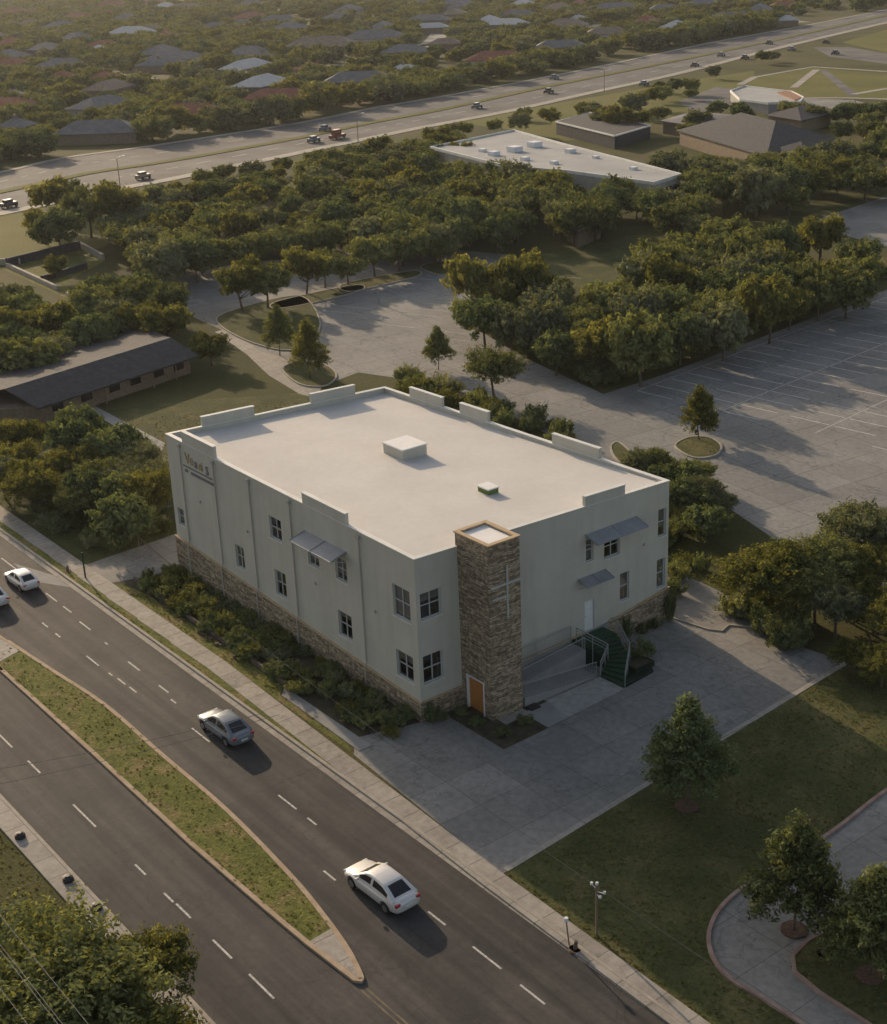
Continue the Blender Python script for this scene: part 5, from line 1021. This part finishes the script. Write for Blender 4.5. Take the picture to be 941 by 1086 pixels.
def cabin_mesh():
    q = MB(); n = 0; rows = []
    for x, zt in CS:
        h = (zt-.88)/.58; wt = .80-.20*h; b0 = .88
        half = [(0, zt), (wt*.80, zt-.004-.01*h), (wt*.93, zt-.02-.015*h), (wt, zt-.07*h-.01), (.80-.03*h, b0+.06*min(1, h*2)), (.815, b0-.04)]
        rows.append([(x, y, z) for y, z in half[::-1]]+[(x, -y, z) for y, z in half[1:]])
    m = len(rows[0]); vs = [p for r in rows for p in r]; fs = []; mi = []
    for i in range(len(rows)-1):
        for k in range(m-1):
            fs.append((i*m+k, (i+1)*m+k, (i+1)*m+k+1, i*m+k+1)); t = 0
            if k in (4, 5) and 1 <= i <= 2: t = 2
            if k in (4, 5) and 10 <= i <= 11: t = 1
            if k in (1, 8) and i in (2, 3, 4, 5, 7, 8, 9, 10): t = 3
            mi.append(t)
    q.add(vs, fs); q.mi = mi; ms = [M['car_white'], M['tail'], M['head'], M['rim']]
    o = q.build('t', ms, smooth=True); sb = o.modifiers.new('s', 'SUBSURF'); sb.levels = 2; sb.render_levels = 2; me = evaluated(o); bpy.data.objects.remove(o)
    out = {}
    for t in range(4):
        idx = [p for p in me.polygons if p.material_index == t]
        groups = {'0': idx} if t < 3 else {'l': [p for p in idx if p.center.y > 0], 'r': [p for p in idx if p.center.y < 0]}
        for g, ps in groups.items():
            use = sorted({v for p in ps for v in p.vertices}); mp_ = {v: i for i, v in enumerate(use)}
            m2 = bpy.data.meshes.new('g'); m2.from_pydata([tuple(me.vertices[v].co) for v in use], [], [tuple(mp_[v] for v in p.vertices) for p in ps]); m2.polygons.foreach_set('use_smooth', [True]*len(m2.polygons)); m2.update(); out[(t, g)] = m2
    return out
CABIN = cabin_mesh()
def car(loc, rz, pm, label, scale=1.0):
    e = empty('sedan_car', loc, label, 'car', None, rz); e.scale = (scale,)*3
    def put_(me, name, mt, par): me = me.copy(); me.name = name; me.materials.clear(); me.materials.append(mt); o = bpy.data.objects.new(name, me); C.objects.link(o); o.parent = par; return o
    put_(BODY, 'body', pm, e); cb = put_(CABIN[(0, '0')], 'cabin', pm, e)
    put_(CABIN[(1, '0')], 'windshield', M['car_glass'], cb); put_(CABIN[(2, '0')], 'rear_window', M['car_glass'], cb); put_(CABIN[(3, 'l')], 'side_window', M['car_glass'], cb); put_(CABIN[(3, 'r')], 'side_window', M['car_glass'], cb)
    for x in (-1.38, 1.38):
        for s in (-1, 1):
            g = MB(); g.tube((x, s*.67, .32), (x, s*.87, .32), .32, n=24); t = g.build('wheel', M['tyre'], e, bevel=.03); g = MB(); g.tube((x, s*.82, .32), (x, s*.88, .32), .20, n=16); g.build('rim', M['rim'], t)
    for s in (-1, 1):
        g = MB(); g.box(-2.245, s*.62-.14, .70, -2.10, s*.62+.16*1, .86); g.build('taillight', M['tail'], e, bevel=.03)
        g = MB(); g.box(2.06, s*.60-.13, .56, 2.21, s*.60+.13, .66); g.build('headlight', M['head'], e, bevel=.03)
        g = MB(); g.box(.68, s*.93-.09, .90, .80, s*.93+.09, 1.02); g.build('mirror', pm, e, bevel=.03)
    g = MB(); g.box(-2.31, -.24, .52, -2.27, .24, .64); g.build('licence_plate', M['plate'], e)
    return e
PI = math.pi
b = G(405, 948); car((b.x, b.y, .005), PI+.03, M['car_white'], 'white sedan driving in the near carriageway beside the median tip', 1.0)
b = G(240, 778); car((b.x, b.y, .005), PI+.02, M['car_silver'], 'silver blue sedan driving past the church in the near carriageway', .97)
b = G(24, 620); car((b.x, b.y, .005), PI+.03, M['car_white'], 'white sedan near the left frame edge beside the grey road patch', .84)
b = G(-10, 637); car((b.x, b.y, .005), PI+.0, M['car_white'], 'white car cut by the left frame edge', .95)
# cars on the highway: too small to show parts
def small_car(px, py, pm, t=0, group='cars on the highway', lab=''):
    L = 3.2+t*1.6; q = MB(); W2 = .7
    q.box(-L/2, -W2, .3, L/2, W2, .95); q.hexa([(-L*.3, -W2*.85), (L*.2, -W2*.85), (L*.2, W2*.85), (-L*.3, W2*.85)], [.95]*4, [1.5+t*.6]*4)
    q.cur = 1
    for x in (-L*.3, L*.3):
        for s in (-1, 1): q.tube((x, s*.75, .33), (x, s*1.0, .33), .33, n=10)
    q.box(-L*.28, -W2*.86, 1.05, L*.18, W2*.86, 1.38); o = q.build('pickup_truck' if t else 'small_car', [pm, M['shingle']], bevel=.08); b = G(px, py); o.location = (b.x, b.y, .01)
    P0, P1 = G(px-30, py+6.3), G(px+30, py-6.3); o.rotation_euler = (0, 0, math.atan2(P1.y-P0.y, P1.x-P0.x)); tag(o, lab, 'truck' if t else 'car', group)
cols = dict(w='car_white', s='car_silver', d='car_dark', r='car_red', t='car_tan'); nm = dict(w='white', s='silver', d='dark', r='red', t='tan')
for px, py, c in ((333, 151, 's'), (358, 147, 'r'), (345, 139, 's'), (506, 115, 's'), (582, 99, 'd'), (588, 84, 's'), (10, 220, 'd'), (152, 190, 't'), (683, 91, 's'), (737, 71, 'd'), (765, 60, 's'), (790, 63, 'd'), (816, 47, 'd'), (840, 54, 's'), (876, 46, 'd'), (886, 58, 'd')):
    small_car(px, py, M[cols[c]], 1 if c == 'r' else 0, 'tiny %s cars on the highway' % nm[c], 'red truck on the highway above the wood' if c == 'r' else 'tiny %s car driving on the wide highway' % nm[c])
# ------------------------------------------------------------------ street furniture
def at(px, py): b = G(px, py); return (b.x, b.y, 0)
p = empty('utility_pole', at(633, 992), 'short wooden pole with small cross arm lamps on the lawn edge', 'pole')
q = MB(); q.tube((0, 0, 0), (0, 0, 2.9), .07, .05); q.build('pole', M['pole_wood'], p)
for a, b, z in ((-.35, .0, 2.8), (.02, .0, 3.0), (.42, .1, 2.65), (.38, -.14, 2.5)):
    q = MB(); q.tube((0, 0, z-.12), (a, b, z-.06), .02); q.tube((a, b, z-.06), (a, b, z+.06), .07); q.build('lamp_head', M['white'], p)
p = empty('path_lamp', at(604, 1004), 'small post with white lamp head at the sidewalk edge', 'lamp')
q = MB(); q.tube((0, 0, 0), (-.1, -.1, 1.5), .035); q.build('post', M['pole_wood'], p); q = MB(); q.tube((-.1, -.1, 1.48), (-.1, -.1, 1.66), .12, .10, 12); q.build('lamp_head', M['white'], p)
for px, py, h, lab, m in ((91, 614, 2.1, 'dark green post at the sidewalk beside the left drive', 'green'), (402, 322, 2.4, 'thin grey lamp post standing in the middle of the rear parking lot', 'rail'), (117, 563, 2.0, 'white post in the yard left of the drive', 'white')):
    p = empty('post', at(px, py), lab, 'post'); q = MB(); q.tube((0, 0, 0), (0, 0, h), .07, .06); q.build('shaft', M[m], p); q = MB(); q.tube((0, 0, h), (0, 0, h+.08), .1, .07); q.build('cap', M[m], p)
for px, py, lab in ((23, 932+0, ''),):
    pass
for px, py, lab in ((73, 936, 'dark utility box lying on the far sidewalk beside the kerb'), (22, 890, 'small dark utility cover at the edge of the far sidewalk'), (103, 966, 'dark box on the far sidewalk next to the corner tree')):
    b = G(px, py); q = MB(); q.tube((0, 0, .1), (0, 0, .36), .3, .27, 14); q.tube((0, 0, .36), (0, 0, .43), .24, .1, 14); o = q.build('utility_box', M['black'], bevel=.03); o.location = (b.x, b.y, 0); o.rotation_euler = (0, 0, .6); tag(o, lab, 'box')
for px, py, lab in ((610, 1008, 'small dark hydrant like stub beside the path lamp'), (873, 1013, 'short leaning stump in a pale ring on the curved drive'), (72, 607, 'low dark stub at the corner of the left drive')):
    b = G(px, py); q = MB(); q.tube((0, 0, 0), (.05, .03, .55), .12, .08, 10); q.tube((0, 0, 0), (0, 0, .09), .34, .3, 14); o = q.build('stub_post', M['stump']); o.location = (b.x, b.y, 0.02); tag(o, lab, 'post')
# mulch rings
for px, py, lab, m in ((728, 856, 'reddish mulch ring round the dark pyramidal lawn tree', 'mulch'), (842, 987, 'small mulch ring round the tree in the curved drive', 'mulch'), (922, 1037, 'mulch ring round the tree on the lawn island', 'mulch')):
    b = G(px, py); q = MB(); rr = random.Random(px); ring = [(math.cos(k*PI/12)*(.62+.06*rr.random()), math.sin(k*PI/12)*(.62+.06*rr.random())) for k in range(24)]; q.prism(ring, 0, .09+.04*(px > 900)); o = q.build('mulch_ring', M[m]); o.location = (b.x, b.y, .015); tag(o, lab, 'mulch bed')
# metal fence, long rail and curb at the left drive
f = empty('metal_fence', at(132, 553), 'dark metal picket fence between the left yard and the church corner', 'fence')
A, B = G(131, 553), G(192, 534); d = B-A; railing(f, [(0, 0, 0), tuple(d*.5), tuple(d)], h=1.25, step=.2, name='fence_panel')
A, B = G(137, 562), G(176, 550); q = MB(); strip(q, [tuple(A[:2]), tuple(B[:2])], .18, 0, .3); tag(q.build('low_wall', M['kerb']), 'pale low wall in front of the metal fence by the left drive', 'wall')
p = empty('guard_rail', at(117, 560), 'long thin rusty rail running from the white post down to the church corner', 'rail'); A, B = G(117, 560), G(188, 606)
q = MB(); q.tube((0, 0, 1.35), tuple((B-A)*.45+Vector((0, 0, .9))), .04); q.tube(tuple((B-A)*.45+Vector((0, 0, .9))), tuple((B-A)+Vector((0, 0, .12))), .04); q.build('rail', M['pole_wood'], p)
for t in (.45, .98): q = MB(); q.tube(tuple((B-A)*t), tuple((B-A)*t+Vector((0, 0, .95 if t < .5 else .2))), .035); q.build('post', M['pole_wood'], p)
q = MB(); strip(q, [(-31.3, -3.6), (-22, -3.75), (-14, -3.8), (-8.6, -3.9)], .16, 0, .34); tag(q.build('garden_edging', M['stump']), 'long thin grey edging wall in front of the church shrubs', 'wall')
for i in range(6):
    x = random.uniform(-27, -9); q = MB(); r = random.uniform(.15, .34); ring = [(math.cos(k*PI/3)*r*random.uniform(.8, 1.2), math.sin(k*PI/3)*r*random.uniform(.7, 1.1)) for k in range(6)]; q.hexa(ring, [0]*6, [random.uniform(.12, .3)]*6); o = q.build('rock', M['stump'], bevel=.05); o.location = (x, random.uniform(-4.4, -4.0), .01); tag(o, 'grey stone along the edging wall, %s part, %s' % (('far left', 'left', 'middle', 'right')[min(3, int((x+27)/4.5))], 'small' if r < .22 else 'large'), 'rock', 'stones along the edging')
# kerb stones / wheel stops and highway lamps
for px, py, hh in ((128, 201, 6), (641, 97, 6), (380, 151, 6)):
    p = empty('street_lamp', at(px, py), 'tall thin street lamp standing beside the highway', 'street lamp', 'street lamps along the highway'); q = MB(); q.tube((0, 0, 0), (0, 0, hh),   .09, .06); q.build('pole', M['pole_wood'], p)
    q = MB(); q.tube((0, 0, hh), (1.6, .6, hh+.5), .07); q.build('arm', M['rail'], p); q = MB(); q.box(1.3, .35, hh+.4, 2.1, .85, hh+.58); q.build('lamp_head', M['white'], p)
# overhead wires
def wire(a, b, sag, label, r=.018):
    a, b = Vector(a), Vector(b); pts_ = [a.lerp(b, t/24)-Vector((0, 0, sag*4*(t/24)*(1-t/24))) for t in range(25)]; q = MB(); q.path(pts_, r, 5); tag(q.build('power_line', M['wire']), label, 'power line')
for i, (y, z, lab) in enumerate(((-30.2, 8.6, 'overhead wire nearest the road above the corner tree'), (-30.9, 8.8, 'second overhead wire above the corner tree'), (-31.3, 9.5, 'thick twin overhead wire crossing the bottom left corner'), (-32.2, 9.6, 'outermost overhead wire at the bottom left corner'))):
    wire((-45, y, z), (60, y-.4, z), 1.2 if i else .9, lab, .014)
for i, (a, b, lab) in enumerate((((0, 806), (225, 766), 'thin wire crossing both carriageways, upper one'), ((0, 822), (240, 762+8), 'thin wire crossing both carriageways, lower one'))):
    A, B = G(a[0], a[1], 7.5), G(b[0], b[1], 7.5); d = (B-A); wire(A-d*.9, B+d*.25, .5, lab, .014)
wire((-12, -5.2, 3.4), (21.5, -5.9, 2.75), .25, 'thin wire running to the short wooden pole over the lawn edge', .012)
wire((21.5, -5.9, 2.75), (60, -5.6, 3.1), .3, 'thin wire leaving the short wooden pole to the right', .012)
# ------------------------------------------------------------------ haze
q = MB(); q.box(-3000, -1000, -1.0, 500, 2000, 62)
hz = q.build('haze', None) if False else None
me = bpy.data.meshes.new('haze'); me.from_pydata(q.v, [], q.f); me.update(); hz = bpy.data.objects.new('haze', me); C.objects.link(hz)
hm = bpy.data.materials.new('haze'); hm.use_nodes = True; n = hm.node_tree.nodes; n.remove(n['Principled BSDF']); pv = n.new('ShaderNodeVolumePrincipled'); pv.inputs['Color'].default_value = (.90, .94, 1.0, 1); pv.inputs['Density'].default_value = 0.00006; pv.inputs['Anisotropy'].default_value = .45
hm.node_tree.links.new(pv.outputs[0], n['Material Output'].inputs['Volume']); me.materials.append(hm); tag(hz, 'thin warm evening haze filling the air', 'haze', kind='stuff')
for o in list(bpy.data.objects):
    if 'group' in o and not o['group']: del o['group']
